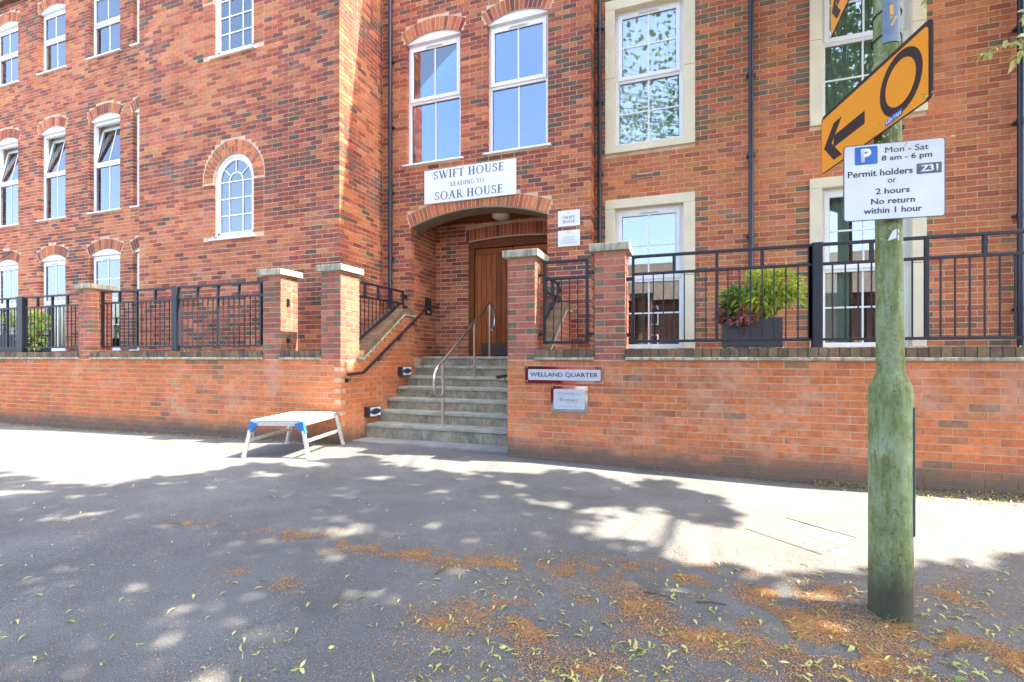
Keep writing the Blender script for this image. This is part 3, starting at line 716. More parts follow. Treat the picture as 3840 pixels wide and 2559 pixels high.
M['cbrick']=brickmat('coping_brick_clay',.25); M['copm']=simple('coping_joint',(.09,.08,.055),.95)
def sidewall(parent,xf,xb,sgn):
    """sloping flank wall of the steps between the front wall and the porch"""
    q=MB(); prof=[(GY+.33,-.3)]+[(y,sloped(y)) for y in (GY+.33,5.93,7.02,PY-.003)]+[(PY-.003,-.3)]
    q.prism(prof,lambda a_,b_,d_:(d_,a_,b_),xb+.006*sgn if False else min(xb,xf)+.006,max(xb,xf)-.006); q.obj('wall_core',M['gmortar'],parent)
    rec=[]
    O=(xf,GY,0)
    bricks(rec,O,(0,1,0),(1,0,0),PY-GY-.006,.0-.06,1.9,PAL_G if sgn>0 else PAL_P,WG,par=1,e0='corner',top=lambda u:sloped(GY+u) if GY+u>5.77 else 1.17)
    # coping: ledge following the slope, bricks on edge across
    pts=[(5.775,1.168),(5.93,1.168),(7.02,1.888),(PY-.004,1.888)]
    for (ya,za),(yb,zb) in zip(pts,pts[1:]):
        q=MB(); q.hexa([(xb-.03,ya,za),(xf+.03,ya,za),(xf+.03,yb,zb),(xb-.03,yb,zb),(xb-.03,ya,za+.03),(xf+.03,ya,za+.03),(xf+.03,yb,zb+.03),(xb-.03,yb,zb+.03)]); q.obj('creasing_ledge',M['cap'],parent)
        n=max(1,round(math.hypot(yb-ya,zb-za)/.075))
        for i in range(n):
            t0=(i+.06)/n;t1=(i+.94)/n; A=(ya+(yb-ya)*t0,za+(zb-za)*t0+.031);B=(ya+(yb-ya)*t1,za+(zb-za)*t1+.031)
            q=MB(); q.hexa([(xb-.015,A[0],A[1]),(xf+.015,A[0],A[1]),(xf+.015,B[0],B[1]),(xb-.015,B[0],B[1]),(xb-.015,A[0],A[1]+.09),(xf+.015,A[0],A[1]+.09),(xf+.015,B[0],B[1]+.09),(xb-.015,B[0],B[1]+.09)],PAL_C[random.choice((0,2,3,3))]); q.obj('coping_brick',M['cbrick'],parent)
        q=MB(); q.hexa([(xb-.010,ya,za+.03),(xf+.010,ya,za+.03),(xf+.010,yb,zb+.03),(xb-.010,yb,zb+.03),(xb-.010,ya,za+.115),(xf+.010,ya,za+.115),(xf+.010,yb,zb+.115),(xb-.010,yb,zb+.115)]); q.obj('coping_mortar',M['pmortar'],parent)
    return rec
PX=dict(A=(-9.88,-9.55),B=(-5.745,-5.417),C=(-4.71,-4.38),D=(-1.97,-1.63),E=(-.935,-.595))
gl=thing('garden_wall','low orange brick garden wall left of the steps with a dark stained foot','wall',(-8.4,GY,0))
rec=[]; bricks(rec,(CX0,GY,0),(-1,0,0),(0,-1,0),11.6,-.11,1.168,PAL_G,WG,e0='corner')
backing((CX0,GY,0),(-1,0,0),(0,-1,0),11.6,-.3,1.1675,.33,[],M['gmortar'],gl,'wall_core',s0=.006)
r2=sidewall(gl,CX0,PX['C'][0],1); emit(rec+r2,gl,M['gbrick'])
coping(gl,PX['B'][1]+.003,PX['C'][0]-.003); coping(gl,PX['A'][1]+.003,PX['B'][0]-.003); coping(gl,-15.9,PX['A'][0]-.003)
gr=thing('garden_wall','low bright orange brick garden wall right of the steps behind the lamp post','wall',(1,GY,0))
rec=[]; bricks(rec,(CX1,GY,0),(1,0,0),(0,-1,0),9.,-.11,1.168,PAL_G,WG)
backing((CX1,GY,0),(1,0,0),(0,-1,0),9.,-.3,1.168,.33,[],M['gmortar'],gr,'wall_core')
bricks(rec,(CX1,GY+.1125,0),(0,1,0),(-1,0,0),1.7,-.11,1.1,PAL_G,WG)
r2=sidewall(gr,PX['D'][1],CX1,-1); emit([r for r in rec+r2 if not(r.axis==1 and r.c.y<GY+.3 and r.c.x>-1.8)],gr,M['gbrick'])
coping(gr,PX['D'][1]+.003,PX['E'][0]-.003); coping(gr,PX['E'][1]+.003,7.0)
# pillars
LB=dict(A='brick pillar with pale flat cap beside the leafy planter, far left of the garden wall',B='brick pillar with weathered cap carrying two small black fixings on its side, left of the steps',
        C='brick corner pillar at the left edge of the steps, its side face partly sunlit',D='brick pillar with stained stone cap at the right edge of the steps, in front of the door',E='brick pillar with stained stone cap between the small railing panel and the long railing')
for k,(x0,x1) in PX.items():
    y0=GY;y1=GY+(x1-x0)+(.07 if k in 'CD' else 0); t=thing('brick_pillar',LB[k],'pillar',((x0+x1)/2,(y0+y1)/2,1.168),'brick pillars on the garden wall')
    q=MB(); e=.006; q.box(x0+e,x1-e,y0+e,y1-e,1.165,2.375); q.obj('pillar_core',M['pmortar'],t)
    rec=[]; z=1.173; i=0; w_=x1-x0
    while z+BH<2.376:
        h1=.108; 
        fa,fb=((0,h1),(h1+.01,w_)) if i%2 else ((0,w_-h1-.01),(w_-h1,w_))
        for (p0,p1) in (fa,fb):
            rec_box(rec,Vector((x0,y0,0)),Vector((1,0,0)),Vector((0,-1,0)),p0,p1,z,PAL_P,WP,depth=.1025,ci=(5 if random.random()<.6 else 4) if p1-p0<.15 and random.random()<.8 else None)
        for side,xx in ((1,x1),(-1,x0)):
            d2=y1-y0-.1125; s=.1125 
            for (p0,p1) in (((s,s+.1025),(s+.1125,y1-y0)) if i%2 else ((s,y1-y0-.108-.01 if y1-y0-.118-s>.03 else s+.05),(y1-y0-.1025,y1-y0))):
                rec_box(rec,Vector((xx,y0,0)),Vector((0,1,0)),Vector((side,0,0)),p0,p1,z,PAL_P,WP,depth=.1025)
        z+=CRS;i+=1
    emit(rec,t,M['brick'],400)
    q=MB(); q.box(x0-.052,x1+.048,y0-.05,y1+.05,2.378,2.462); q.obj('cap',M['cap'],t,bev=.006)
# fixings on pillar B
for z,zz in ((1.95,.10),(1.42,.05)):
    q=MB(); q.box(PX['B'][1]+.0,PX['B'][1]+.012,5.55,5.60,z,z+zz); q.tube([(PX['B'][1]+.02,5.575,z-.01),(PX['B'][1]+.02,5.575,z+zz*.8)],.008,8); o=q.obj('wall_bracket',M['blackrail']); tag(o,'small black fixing, %s, on the sunlit pillar side'%('upper one' if z>1.8 else 'lower one near coping'),'bracket','old gate fixings on the pillar side')
# ================================================================== RAILINGS
RY=5.60; T,MR,BR=2.325,2.13,1.377
def vbar(par,x,z0,z1,w,d,name,y=RY):
    q=MB(); q.box(x-w/2,x+w/2,y-d/2,y+d/2,z0,z1); return q.obj(name,M['rail'],par)
def panel(par,xa,xb,first='full',pitch=.1085,y=RY,openings=4,ends=(True,True),start=None):
    q=MB(); q.box(xa,xb,y-.02,y+.02,T-.015,T+.015); q.obj('top_rail',M['rail'],par,bev=.003)
    q=MB(); q.box(xa,xb,y-.018,y+.018,MR-.014,MR+.014); q.obj('middle_rail',M['rail'],par,bev=.003)
    q=MB(); q.box(xa,xb,y-.018,y+.018,BR-.014,BR+.014); q.obj('bottom_rail',M['rail'],par,bev=.003)
    x=start if start is not None else xa+.015; k=0
    while x<=xb-.01:
        if k%8==0 and (x>xa+.1 or ends[0]): 
            vbar(par,x,MR+.0145,T-.0155,.03,.036,'upright'); vbar(par,x,BR+.0145,MR-.0145,.03,.036,'upright')
        elif k%8==4: vbar(par,x,MR+.0145,T-.0155,.03,.036,'stub'); vbar(par,x,BR+.0145,MR-.0145,.012,.012,'baluster')
        else: vbar(par,x,BR+.0145,MR-.0145,.012,.012,'baluster')
        x+=pitch;k+=1
    if ends[1]: vbar(par,xb-.015,BR+.0145,MR-.0145,.03,.036,'upright'); vbar(par,xb-.015,MR+.0145,T-.0155,.03,.036,'upright')
def post(par,x0,x1): 
    q=MB(); q.box(x0,x1,RY-.045,RY+.045,1.293,T+.02); q.obj('post',M['rail'],par,bev=.004)
r=thing('railing','long charcoal steel railing on the wall coping in front of the potted shrub','railing',(2,RY,1.29),'charcoal railings on the garden wall')
panel(r,-.54,1.222); post(r,1.225,1.312); panel(r,1.316,4.86,start=1.729-4*.1085+.0); post(r,4.865,4.95)
for z in (1.45,2.08): q=MB(); q.box(PX['E'][1]+.001,-.541,RY-.02,RY+.02,z-.02,z+.02); q.obj('bracket',M['rail'],r)
r=thing('railing','charcoal steel railing between the far left brick pillar and the pillar left of the steps','railing',(-7.7,RY,1.29),'charcoal railings on the garden wall')
panel(r,-9.53,-7.785); post(r,-7.78,-7.665); panel(r,-7.66,-5.80,start=-7.249-4*.1085)
for z in (1.45,2.08): q=MB(); q.box(PX['A'][1]+.001,-9.531,RY-.02,RY+.02,z-.02,z+.02); q.obj('bracket',M['rail'],r); q=MB(); q.box(-5.799,PX['B'][0]-.001,RY-.02,RY+.02,z-.02,z+.02); q.obj('bracket',M['rail'],r)
r=thing('railing','charcoal steel railing in front of the leafy planter at the far left edge','railing',(-12,RY,1.29),'charcoal railings on the garden wall')
panel(r,-11.735,-9.93,ends=(False,True),start=-11.78+.0); post(r,-11.92,-11.74); panel(r,-15.8,-11.925,start=-15.76)
# small panel between pillars D and E
r=thing('railing','small charcoal railing panel fixed between the two capped pillars right of the steps','railing',(-1.3,RY,1.35),'charcoal railings on the garden wall')
q=MB(); frame_rect(q,-1.575,-1.03,BR-.02,T+.02,.032,RY-.016,RY+.016); q.box(-1.543,-1.062,RY-.0155,RY+.0155,MR-.014,MR+.014); q.obj('frame',M['rail'],r,bev=.003)
for i in range(4): vbar(r,-1.543+.481*(i+1)/5,BR+.0125,MR-.0145,.012,.012,'baluster')
for x0,x1 in ((PX['D'][1]+.001,-1.576),(-1.029,PX['E'][0]-.001)):
    for z in (1.47,2.18): q=MB(); q.box(x0,x1,RY-.018,RY+.018,z-.018,z+.018); q.obj('bracket',M['rail'],r,bev=.003)
# raking railings on the side walls
for xr,lb in ((-4.54,'raking charcoal railing on the sloping side wall left of the steps'),(-1.80,'raking charcoal railing right of the steps, seen through the small railing panel')):
    r=thing('raking_railing',lb,'railing',(xr,6.5,1.3),'raking railings beside the steps')
    y0,y1=5.86 if xr<-2 else 5.90,7.27
    q=MB(); q.box(xr-.018,xr+.018,y0,y1,T-.017,T+.013); q.obj('top_rail',M['rail'],r); q=MB(); q.box(xr-.018,xr+.018,y0,y1,MR-.03,MR-.002); q.obj('middle_rail',M['rail'],r)
    q=MB(); q.beam((xr,5.93,1.40),(xr,7.13,MR-.032),.036,.03); q.obj('raking_rail',M['rail'],r); q=MB(); q.box(xr-.017,xr+.017,y0,5.93,1.37,1.40); q.obj('foot_rail',M['rail'],r)
    for y in (6.19,6.53,6.88,7.245): q=MB(); q.box(xr-.018,xr+.018,y-.015,y+.015,MR-.0015,T-.0175); q.obj('stub',M['rail'],r)
    for i in range(12):
        y=y0+.03+i*.098; zb=1.40 if y<5.93 else 1.415+(y-5.93)*(MR-.05-1.40)/1.2
        if zb<MR-.09: q=MB(); q.box(xr-.006,xr+.006,y-.006,y+.006,zb,MR-.0305); q.obj('baluster',M['rail'],r)
    for z in (2.24,2.06): q=MB(); q.box(xr-.018,xr+.018,y1,PY-.001,z-.03,z+.03); q.obj('bracket',M['rail'],r)
# black wall handrails
def wallrail(x,xw,lb,pts,sgn):
    r=thing('wall_handrail',lb,'handrail',(x,6.5,1.2),'black handrails fixed to the side walls')
    q=MB(); q.tube(pts,.021,14); q.obj('rail',M['blackrail'],r)
    def at(y):
        for a_,b_ in zip(pts,pts[1:]):
            if a_[1]<=y<=b_[1]: return a_[2]+(b_[2]-a_[2])*(y-a_[1])/(b_[1]-a_[1])
        return pts[-1][2]
    for y in (5.56,6.30,6.85,7.30,7.95):
        z=at(y); q=MB(); q.tube([(x,y,z-.02),(x,y,z-.075),(xw+sgn*.012,y,z-.085)],.006,8); q.obj('bracket',M['blackrail'],r)
        q=MB(); q.tube([(xw+sgn*.001,y,z-.085),(xw+sgn*.012,y,z-.085)],.032,16); q.obj('wall_plate',M['blackrail'],r)
wallrail(-4.31,-4.38,'black tubular handrail sloping up the left side wall of the steps',[(-4.31,5.50,.965),(-4.31,5.83,.972),(-4.31,7.73,2.113),(-4.31,8.12,2.125)],1)
wallrail(-2.05,-1.97,'black tubular handrail on the right side wall of the steps, only its lower end showing',[(-2.05,5.32,.965),(-2.05,5.83,.972),(-2.05,7.73,2.113),(-2.05,8.1,2.125)],-1)
# stainless centre rail
r=thing('centre_handrail','brushed stainless steel handrail with looped ends in the middle of the steps','handrail',(-3.18,6.1,.23))
hx=-3.18
P1,P2,P3=(6.11,.23),(7.2,.725),(7.86,1.215)
def zr(y): return 1.144+(y-6.11)*(2.147-1.144)/(7.86-6.11)
path=[]
y0=5.93; z0=zr(y0)       # lower loop
lowc=[(6.085,.66),(6.02,.645),(5.95,.67),(5.895,.735),(5.865,.82),(5.86,.90),(5.88,.98),(5.93,1.045),(5.99,1.085)]
path+=[(hx,y,z) for y,z in lowc]+[(hx,y,zr(y)) for y in (6.11,6.6,7.1,7.6,7.80)]
path+=[(hx,y,z) for y,z in ((7.86,2.14),(7.94,2.13),(8.02,2.08),(8.08,1.99),(8.10,1.89),(8.085,1.79),(8.03,1.71),(7.97,1.68))]
# smooth path
sp=[]
for i in range(len(path)-1):
    p0=Vector(path[max(i-1,0)]);p1=Vector(path[i]);p2=Vector(path[i+1]);p3=Vector(path[min(i+2,len(path)-1)])
    for k in range(4):
        t=k/4; sp.append(.5*((2*p1)+(-p0+p2)*t+(2*p0-5*p1+4*p2-p3)*t*t+(-p0+3*p1-3*p2+p3)*t**3))
sp.append(Vector(path[-1]))
q=MB(); q.tube(sp,.0215,16); q.obj('rail',M['steel'],r)
for (y,z) in (P1,P2,P3):
    q=MB(); q.tube([(hx,y,z-.001),(hx,y,zr(y)-.018)],.0215 if y<7 else .019,16); q.obj('post',M['steel'],r)
    q=MB(); q.tube([(hx,y,z+.0012),(hx,y,z+.008)],.04,20); q.obj('base_plate',M['steel'],r)
# step lights
for (ya,za,lb) in ((5.955,.325,'lower wall light with two white lenses beside the second step'),(6.83,.90,'upper wall light with two white lenses beside the fifth step')):
    r=thing('step_light',lb,'wall light',(-4.38,ya+.15,za),'step lights on the left side wall')
    q=MB(); q.box(-4.379,-4.29,ya,ya+.30,za,za+.145); q.obj('housing',M['lamp_body'],r,bev=.012)
    for s in (0,1):
        q=MB(); n=10; top=[];bot=[]
        for i in range(n+1):
            y=ya+.025+.25*i/n; h=.050-.032*math.cos((i/n-.5)*math.pi)
            if s: q1,q2=za+.008,za+.008+h
            else: q1,q2=za+.137-h,za+.137
            top.append((y,q2));bot.append((y,q1))
        q.prism(bot+top[::-1],lambda a_,b_,d_:(d_,a_,b_),-4.30,-4.285); q.obj('lens',M['lens'],r)
# ================================================================== TEXT
def textmesh(body,w,h,font_bold=.0,sx=1):
    cu=bpy.data.curves.new('t','FONT'); cu.body=body; cu.size=1; cu.offset=font_bold; cu.extrude=.0; cu.resolution_u=3; cu.space_character=sx
    o=bpy.data.objects.new('t',cu); C.objects.link(o); dg=bpy.context.evaluated_depsgraph_get(); me=bpy.data.meshes.new_from_object(o.evaluated_get(dg)); bpy.data.objects.remove(o)
    co=np.empty(len(me.vertices)*3,dtype=np.float32); me.vertices.foreach_get('co',co); co=co.reshape(-1,3)
    mn,mx=co.min(0),co.max(0); co[:,0]=(co[:,0]-mn[0])/(mx[0]-mn[0])*w; co[:,1]=(co[:,1]-mn[1])/(mx[1]-mn[1])*h
    return me,co
def put_text(body,w,h,org,right,up,nrm,mat,parent,bold=.0,name='lettering',sx=1,thick=.0015):
    me,co=textmesh(body,w,h,bold,sx); org,right,up,nrm=map(Vector,(org,right,up,nrm))
    b=wloc(parent)
    for v,c in zip(me.vertices,co): v.co=org+right*float(c[0])+up*float(c[1])+nrm*thick-b
    bm=bmesh.new(); bm.from_mesh(me); g_=bmesh.ops.extrude_face_region(bm,geom=bm.faces[:])
    for v in g_['geom']:
        if isinstance(v,bmesh.types.BMVert): v.co+=nrm*.0008
    bm.to_mesh(me); bm.free(); me.materials.clear(); me.materials.append(mat)
    o=bpy.data.objects.new(name,me); C.objects.link(o); o.parent=parent; return o
# serif capitals drawn from strokes (cap height 1)
def arc(cx,cy,rx,ry,a0,a1,n=14): return [(cx+rx*math.cos(math.radians(a0+(a1-a0)*i/n)),cy+ry*math.sin(math.radians(a0+(a1-a0)*i/n))) for i in range(n+1)]
TK,TN=.15,.065
def stem(x,y0=0,y1=1,w=TK,sf=.09): return [('r',x-w/2,y0,x+w/2,y1),('r',x-w/2-sf,y0,x+w/2+sf,y0+.045),('r',x-w/2-sf,y1-.045,x+w/2+sf,y1)]
GL={
'I':(.36,stem(.18)),'H':(.86,stem(.2)+stem(.66)+[('r',.2,.48,.66,.48+TN)]),
'E':(.66,stem(.2)+[('r',.2,0,.58,.05),('r',.2,.95,.56,1),('r',.2,.48,.48,.53),('r',.54,0,.59,.2),('r',.52,.82,.57,1),('r',.45,.4,.49,.61)]),
'F':(.62,stem(.2)+[('r',.2,.95,.56,1),('r',.2,.48,.46,.53),('r',.52,.80,.57,1),('r',.43,.4,.47,.61)]),
'L':(.60,stem(.2)+[('r',.2,0,.55,.05),('r',.51,0,.56,.22)]),
'T':(.74,[('r',.37-TK/2,0,.37+TK/2,1),('r',.22,0,.52,.045),('r',.04,.95,.70,1),('r',.03,.8,.08,1),('r',.66,.8,.71,1)]),
'U':(.82,[('r',.2-TK/2,.3,.2+TK/2,1),('r',.05,.955,.36,1),('r',.63-TN/2,.3,.63+TN/2,1),('r',.5,.955,.76,1),('s',arc(.415,.32,.215,.29,180,360),.10)]),
'O':(.92,[('o',.46,.5,.42,.52,.13,.05)]),
'S':(.60,[('s',arc(.31,.74,.19,.215,15,255)+arc(.28,.27,.22,.235,75,-165),.105),('r',.46,.72,.50,.95),('r',.06,.04,.10,.27)]),
'W':(1.16,[('l',.12,1,.40,0,TK),('l',.40,0,.62,1,TN),('l',.56,1,.80,0,TK),('l',.80,0,1.04,1,TN),('r',.0,.955,.26,1),('r',.93,.955,1.15,1)]),
'A':(.84,[('l',.14,0,.42,1,TN),('l',.42,1,.70,0,TK),('r',.24,.33,.6,.38),('r',.02,0,.26,.045),('r',.55,0,.84,.045)]),
'R':(.78,stem(.2)+[('s',arc(.32,.745,.22,.225,90,-90),.09),('r',.2,.945,.33,.995),('r',.2,.495,.33,.545),('l',.38,.52,.68,0,TK),('r',.58,0,.80,.045)]),
'D':(.88,stem(.2)+[('s',arc(.33,.5,.42,.47,90,-90),.11),('r',.2,.945,.35,1),('r',.2,0,.35,.055)]),
'N':(.90,[('r',.18-TN/2,0,.18+TN/2,1),('r',.72-TN/2,0,.72+TN/2,1),('l',.16,1,.72,.0,TK),('r',.03,0,.33,.045),('r',.58,.955,.86,1),('r',.0,.955,.2,1)]),
'G':(.86,[('s',arc(.47,.5,.38,.47,50,310),.11),('r',.66,.1,.66+.11,.45),('r',.55,.41,.86,.455)]),
'V':(.82,[('l',.12,1,.42,0,TK),('l',.42,0,.68,1,TN),('r',.0,.955,.26,1),('r',.56,.955,.8,1)]),
'C':(.80,[('s',arc(.47,.5,.38,.47,45,315),.11),('r',.70,.66,.75,.95)]),
'Y':(.78,[('l',.1,1,.4,.45,TK),('l',.4,.45,.66,1,TN),('r',.4-TK/2,0,.4+TK/2,.5),('r',.25,0,.55,.045)])}
def serif(body,w,h,org,right,up,nrm,mat,parent,gap=.05,name='lettering'):
    org,right,up,nrm=map(Vector,(org,right,up,nrm)); tot=sum((GL[c][0]+gap) if c!=' ' else .36 for c in body); sx=w/tot; m=MB(); x=0
    fn=lambda a_,b_,d_: org+right*(a_*sx)+up*(b_*h)+nrm*d_
    k=0; hold=bpy.data.objects.new(name,None); C.objects.link(hold); hold.location=org; setpar(hold,parent)
    for c in body:
        if c==' ': x+=.36; continue
        m=MB()
        for s in GL[c][1]:
            k+=1; d1=.0015+(k%7)*.00012
            if s[0]=='r': m.prism([(x+s[1],s[2]),(x+s[3],s[2]),(x+s[3],s[4]),(x+s[1],s[4])],fn,.0002,d1)
            elif s[0]=='l':
                a_,b_,c_,d_,wd=s[1:]; m.prism([(x+a_-wd/2,b_),(x+a_+wd/2,b_),(x+c_+wd/2,d_),(x+c_-wd/2,d_)],fn,.0002,d1)
            elif s[0]=='o':
                cx,cy,rx,ry,tx,ty=s[1:]; A=arc(cx,cy,rx,ry,0,360,28);B=arc(cx,cy,rx-tx,ry-ty,0,360,28)
                for i in range(28): m.prism([(x+A[i][0],A[i][1]),(x+A[i+1][0],A[i+1][1]),(x+B[i+1][0],B[i+1][1]),(x+B[i][0],B[i][1])],fn,.0002,d1)
            else:
                pts=s[1]; wd=s[2]/2
                nrmz=[]
                for i in range(len(pts)):
                    p=Vector(pts[max(i-1,0)]);q_=Vector(pts[min(i+1,len(pts)-1)]); t=(q_-p).normalized(); nrmz.append(Vector((-t.y,t.x)))
                for i in range(len(pts)-1):
                    w0=wd*(.55+.45*abs(nrmz[i].x)) ; w1=wd*(.55+.45*abs(nrmz[i+1].x))
                    p,q_=Vector(pts[i]),Vector(pts[i+1]); a1=p+nrmz[i]*w0;a2=p-nrmz[i]*w0;b1=q_+nrmz[i+1]*w1;b2=q_-nrmz[i+1]*w1
                    m.prism([(x+a1.x,a1.y),(x+b1.x,b1.y),(x+b2.x,b2.y),(x+a2.x,a2.y)],fn,.0002,d1)
        x+=GL[c][0]+gap; m.obj('letter',mat,hold)
    return hold
XR,ZU,YN=(1,0,0),(0,0,1),(0,-1,0)
# ------------------------------------------------------------------ building sign
sg=thing('name_board','large white board reading SWIFT HOUSE LEADING TO SOAR HOUSE above the porch arch','sign',(-3.345,PY,3.81))
q=MB(); q.box(-4.175,-2.516,PY-.032,PY-.002,3.812,4.385); q.obj('board',M['white'],sg,bev=.004)
ys=PY-.032
serif('SWIFT HOUSE',1.29,.135,(-4.00,ys,4.218),XR,ZU,YN,M['navy'],sg); serif('LEADING TO',.62,.072,(-3.68,ys,4.07),XR,ZU,YN,M['navy'],sg); serif('SOAR HOUSE',1.25,.135,(-3.975,ys,3.862),XR,ZU,YN,M['navy'],sg)
for lb,z0,z1,lines in (('upper small white plaque reading SWIFT HOUSE right of the porch arch',3.222,3.468,'a'),('lower small white plaque with grey access directions right of the porch arch',2.912,3.160,'b')):
    p=thing('plaque',lb,'sign',(-1.66,PY,z0),'small white plaques right of the porch')
    q=MB(); q.box(-1.83,-1.485,PY-.018,PY-.002,z0,z1); q.obj('board',M['white'],p,bev=.002); yy=PY-.018; xc=-1.6575
    q=MB()
    for s in (-1,1):
        for i in range(6):
            a0=math.radians(20+i*23);a1=math.radians(20+(i+1)*23); r0,r1=.011,.015
            q.prism([(xc+s*.014+r0*math.cos(a0),z1-.035+r0*math.sin(a0)),(xc+s*.014+r1*math.cos(a0),z1-.035+r1*math.sin(a0)),(xc+s*.014+r1*math.cos(a1),z1-.035+r1*math.sin(a1)),(xc+s*.014+r0*math.cos(a1),z1-.035+r0*math.sin(a1))],lambda a_,b_,d_:(a_,yy-d_,b_),.0002,.0015)
    q.box(xc-.025,xc+.025,yy-.0015,yy-.0002,z1-.047,z1-.044); q.obj('emblem',M['greyink'],p)
    if lines=='a':
        serif('SWIFT',.20,.042,(xc-.10,yy,z0+.115),XR,ZU,YN,M['ink'],p); serif('HOUSE',.20,.042,(xc-.10,yy,z0+.05),XR,ZU,YN,M['ink'],p)
    else:
        serif('ACCESS TO',.17,.021,(xc-.085,yy,z0+.125),XR,ZU,YN,M['greyink'],p); serif('SOAR HOUSE',.19,.021,(xc-.095,yy,z0+.085),XR,ZU,YN,M['greyink'],p); serif('VIA SWIFT HOUSE',.26,.021,(xc-.13,yy,z0+.045),XR,ZU,YN,M['greyink'],p)
# ------------------------------------------------------------------ steel plaques on the garden wall
def rrect(x0,x1,z0,z1,r,n=5):
    pts=[]
    for cx,cz,a0 in ((x1-r,z1-r,0),(x0+r,z1-r,90),(x0+r,z0+r,180),(x1-r,z0+r,270)):
        for i in range(n+1): a_=math.radians(a0+90*i/n); pts.append((cx+r*math.cos(a_),cz+r*math.sin(a_)))
    return pts
def steelplate(lb,x0,x1,z0,z1,m_):
    p=thing('steel_plaque',lb,'sign',((x0+x1)/2,GY,z0)); q=MB(); q.box(x0,x1,GY-.022,GY-.004,z0,z1); q.obj('plate',M['mirror'],p,bev=.001)
    q=MB(); q.prism(rrect(x0+m_,x1-m_,z0+m_,z1-m_,.015),lambda a_,b_,d_:(a_,d_,b_),GY-.0235,GY-.0221); q.obj('panel',M['frost'],p)
    for a_ in (x0+.02,x1-.02):
        for b_ in (z0+.02,z1-.02): q=MB(); q.tube([(a_,GY-.0215,b_),(a_,GY-.027,b_)],.009,14); q.obj('screw_cap',M['steel'],p)
    return p
p=steelplate('long polished steel plaque reading WELLAND QUARTER on the garden wall',-1.744,-.824,.897,1.097,.038)
put_text('WELLAND QUARTER',.79,.058,(-1.68,GY-.0235,.966),XR,ZU,YN,M['ink'],p,.012)
p=steelplate('smaller squarer steel plaque of a letting agent below the long plaque',-1.434,-1.005,.573,.871,.035)
yy=GY-.0235
put_text('Managing Agents',.25,.028,(-1.35,yy,.775),XR,ZU,YN,M['greyink'],p,.0); put_text('letters',.15,.036,(-1.27,yy,.70),XR,ZU,YN,M['greyink'],p,.02)
q=MB()
for i in range(3): q.box(-1.325+i*.014,-1.316+i*.014,yy-.0015,yy-.0002,.695,.74)
q.box(-1.27,-1.12,yy-.0015,yy-.0002,.683,.688); q.box(-1.38,-1.06,yy-.0015,yy-.0002,.634,.637); q.box(-1.35,-1.24,yy-.0015,yy-.0002,.764,.766); q.box(-1.22,-1.10,yy-.0015,yy-.0002,.764,.766); q.obj('ruled_lines',M['greyink'],p)
# ================================================================== LAMP POST AND ITS SIGNS
LX,LY=.944,2.81; lz=gz(LX)
lp=thing('lamp_post','mossy pale green steel lamp post standing in the pavement at the right','lamp post',(LX,LY,lz))
lean=lambda z:-.012*max(z-1,0)
q=MB(); q.lathe(LX,LY,[(.090,lz-.05),(.0885,lz+.05),(.0873,.4),(.0873,1.045),(.0845,1.062),(.0575,1.125),(.056,1.14)],40); q.obj('base_section',M['pole'],lp)
q=MB(); q.tube([(LX,LY,1.135),(LX-.005,LY,1.7),(LX-.02,LY,3.4),(LX-.03,LY,7.0)],.055,32,rs=[.056,.0545,.053,.045]); q.obj('shaft',M['pole'],lp)
q=MB(); q.tube([(LX-.03,LY,7),(LX-.1,LY-.5,7.35),(LX-.1,LY-1.3,7.45)],.03,12); q.obj('arm',M['pole'],lp); q=MB(); q.box(LX-.2,LX,LY-1.9,LY-1.25,7.38,7.5); q.obj('lantern',M['kerb'],lp,bev=.03)
rd=Vector((CT,ST,0)); ang=-.325-.22
q=MB(); c_=Vector((LX+.086*math.cos(ang),LY+.086*math.sin(ang),0)); tdir=Vector((-math.sin(ang),math.cos(ang),0))
q.beam(c_+Vector((0,0,.36)),c_+Vector((0,0,.965)),-.004+.022,.010,up=tdir); q.obj('door_seam',M['slate'],lp,bev=.003)
q=MB(); q.prism([(0,0),(.035,.01),(.035,.055),(.02,.045)],lambda a_,b_,d_:Vector((LX-.03+a_,LY-.0565-d_,1.75+b_)),0,.001); q.box(LX+.010,LX+.016,LY-.0565,LY-.054,1.75,1.80); q.obj('paint_mark',M['wsign'],lp)
for z in (.62,): 
    pass
# base debris ring
# parking sign
c0=atY(0,0,1)
def cam_pt(u,d,v): # camera-space offsets to world
    return Vector((u*CT-d*ST,u*ST+d*CT,v))
KS=1.085; A=Vector((1.4617*CT-2.139*ST,1.4617*ST+2.139*CT,0))*KS; B=Vector((1.825*CT-2.043*ST,1.825*ST+2.043*CT,0))*KS
dirn=(B-A).normalized(); nr=Vector((dirn.y,-dirn.x,0)); wS=(B-A).length
ztop,zbot=1.2+.928*KS,1.2+.595*KS
ps=thing('parking_sign','white parking sign with blue P and permit hours strapped to the lamp post','sign',tuple(A+(B-A)*.5+Vector((0,0,zbot))))
def onS(a_,b_,d_): return A+dirn*a_+nr*d_+Vector((0,0,zbot+b_))
hS=ztop-zbot
q=MB(); q.prism(rrect(0,wS,0,hS,.014),onS,-.003,0); q.obj('plate',M['slate'],ps); q=MB(); q.prism(rrect(.004,wS-.004,.004,hS-.004,.011),onS,.0002,.001); q.obj('face',M['wsign'],ps)
def st_(body,x,z,w,h,mat='ink',bold=.012,sx=1.): put_text(body,w,h,onS(x*wS,z*hS,.001),dirn,ZU,nr,M[mat],ps,bold,sx=sx,thick=.0004)
q=MB(); q.prism(rrect(.115*wS,.345*wS,.735*hS,.97*hS,.006),onS,.0011,.0016); q.obj('blue_panel',M['blue'],ps)
put_text('P',.105*wS,.18*hS,onS(.175*wS,.765*hS,.0016),dirn,ZU,nr,M['wsign'],ps,.05,thick=.0004)
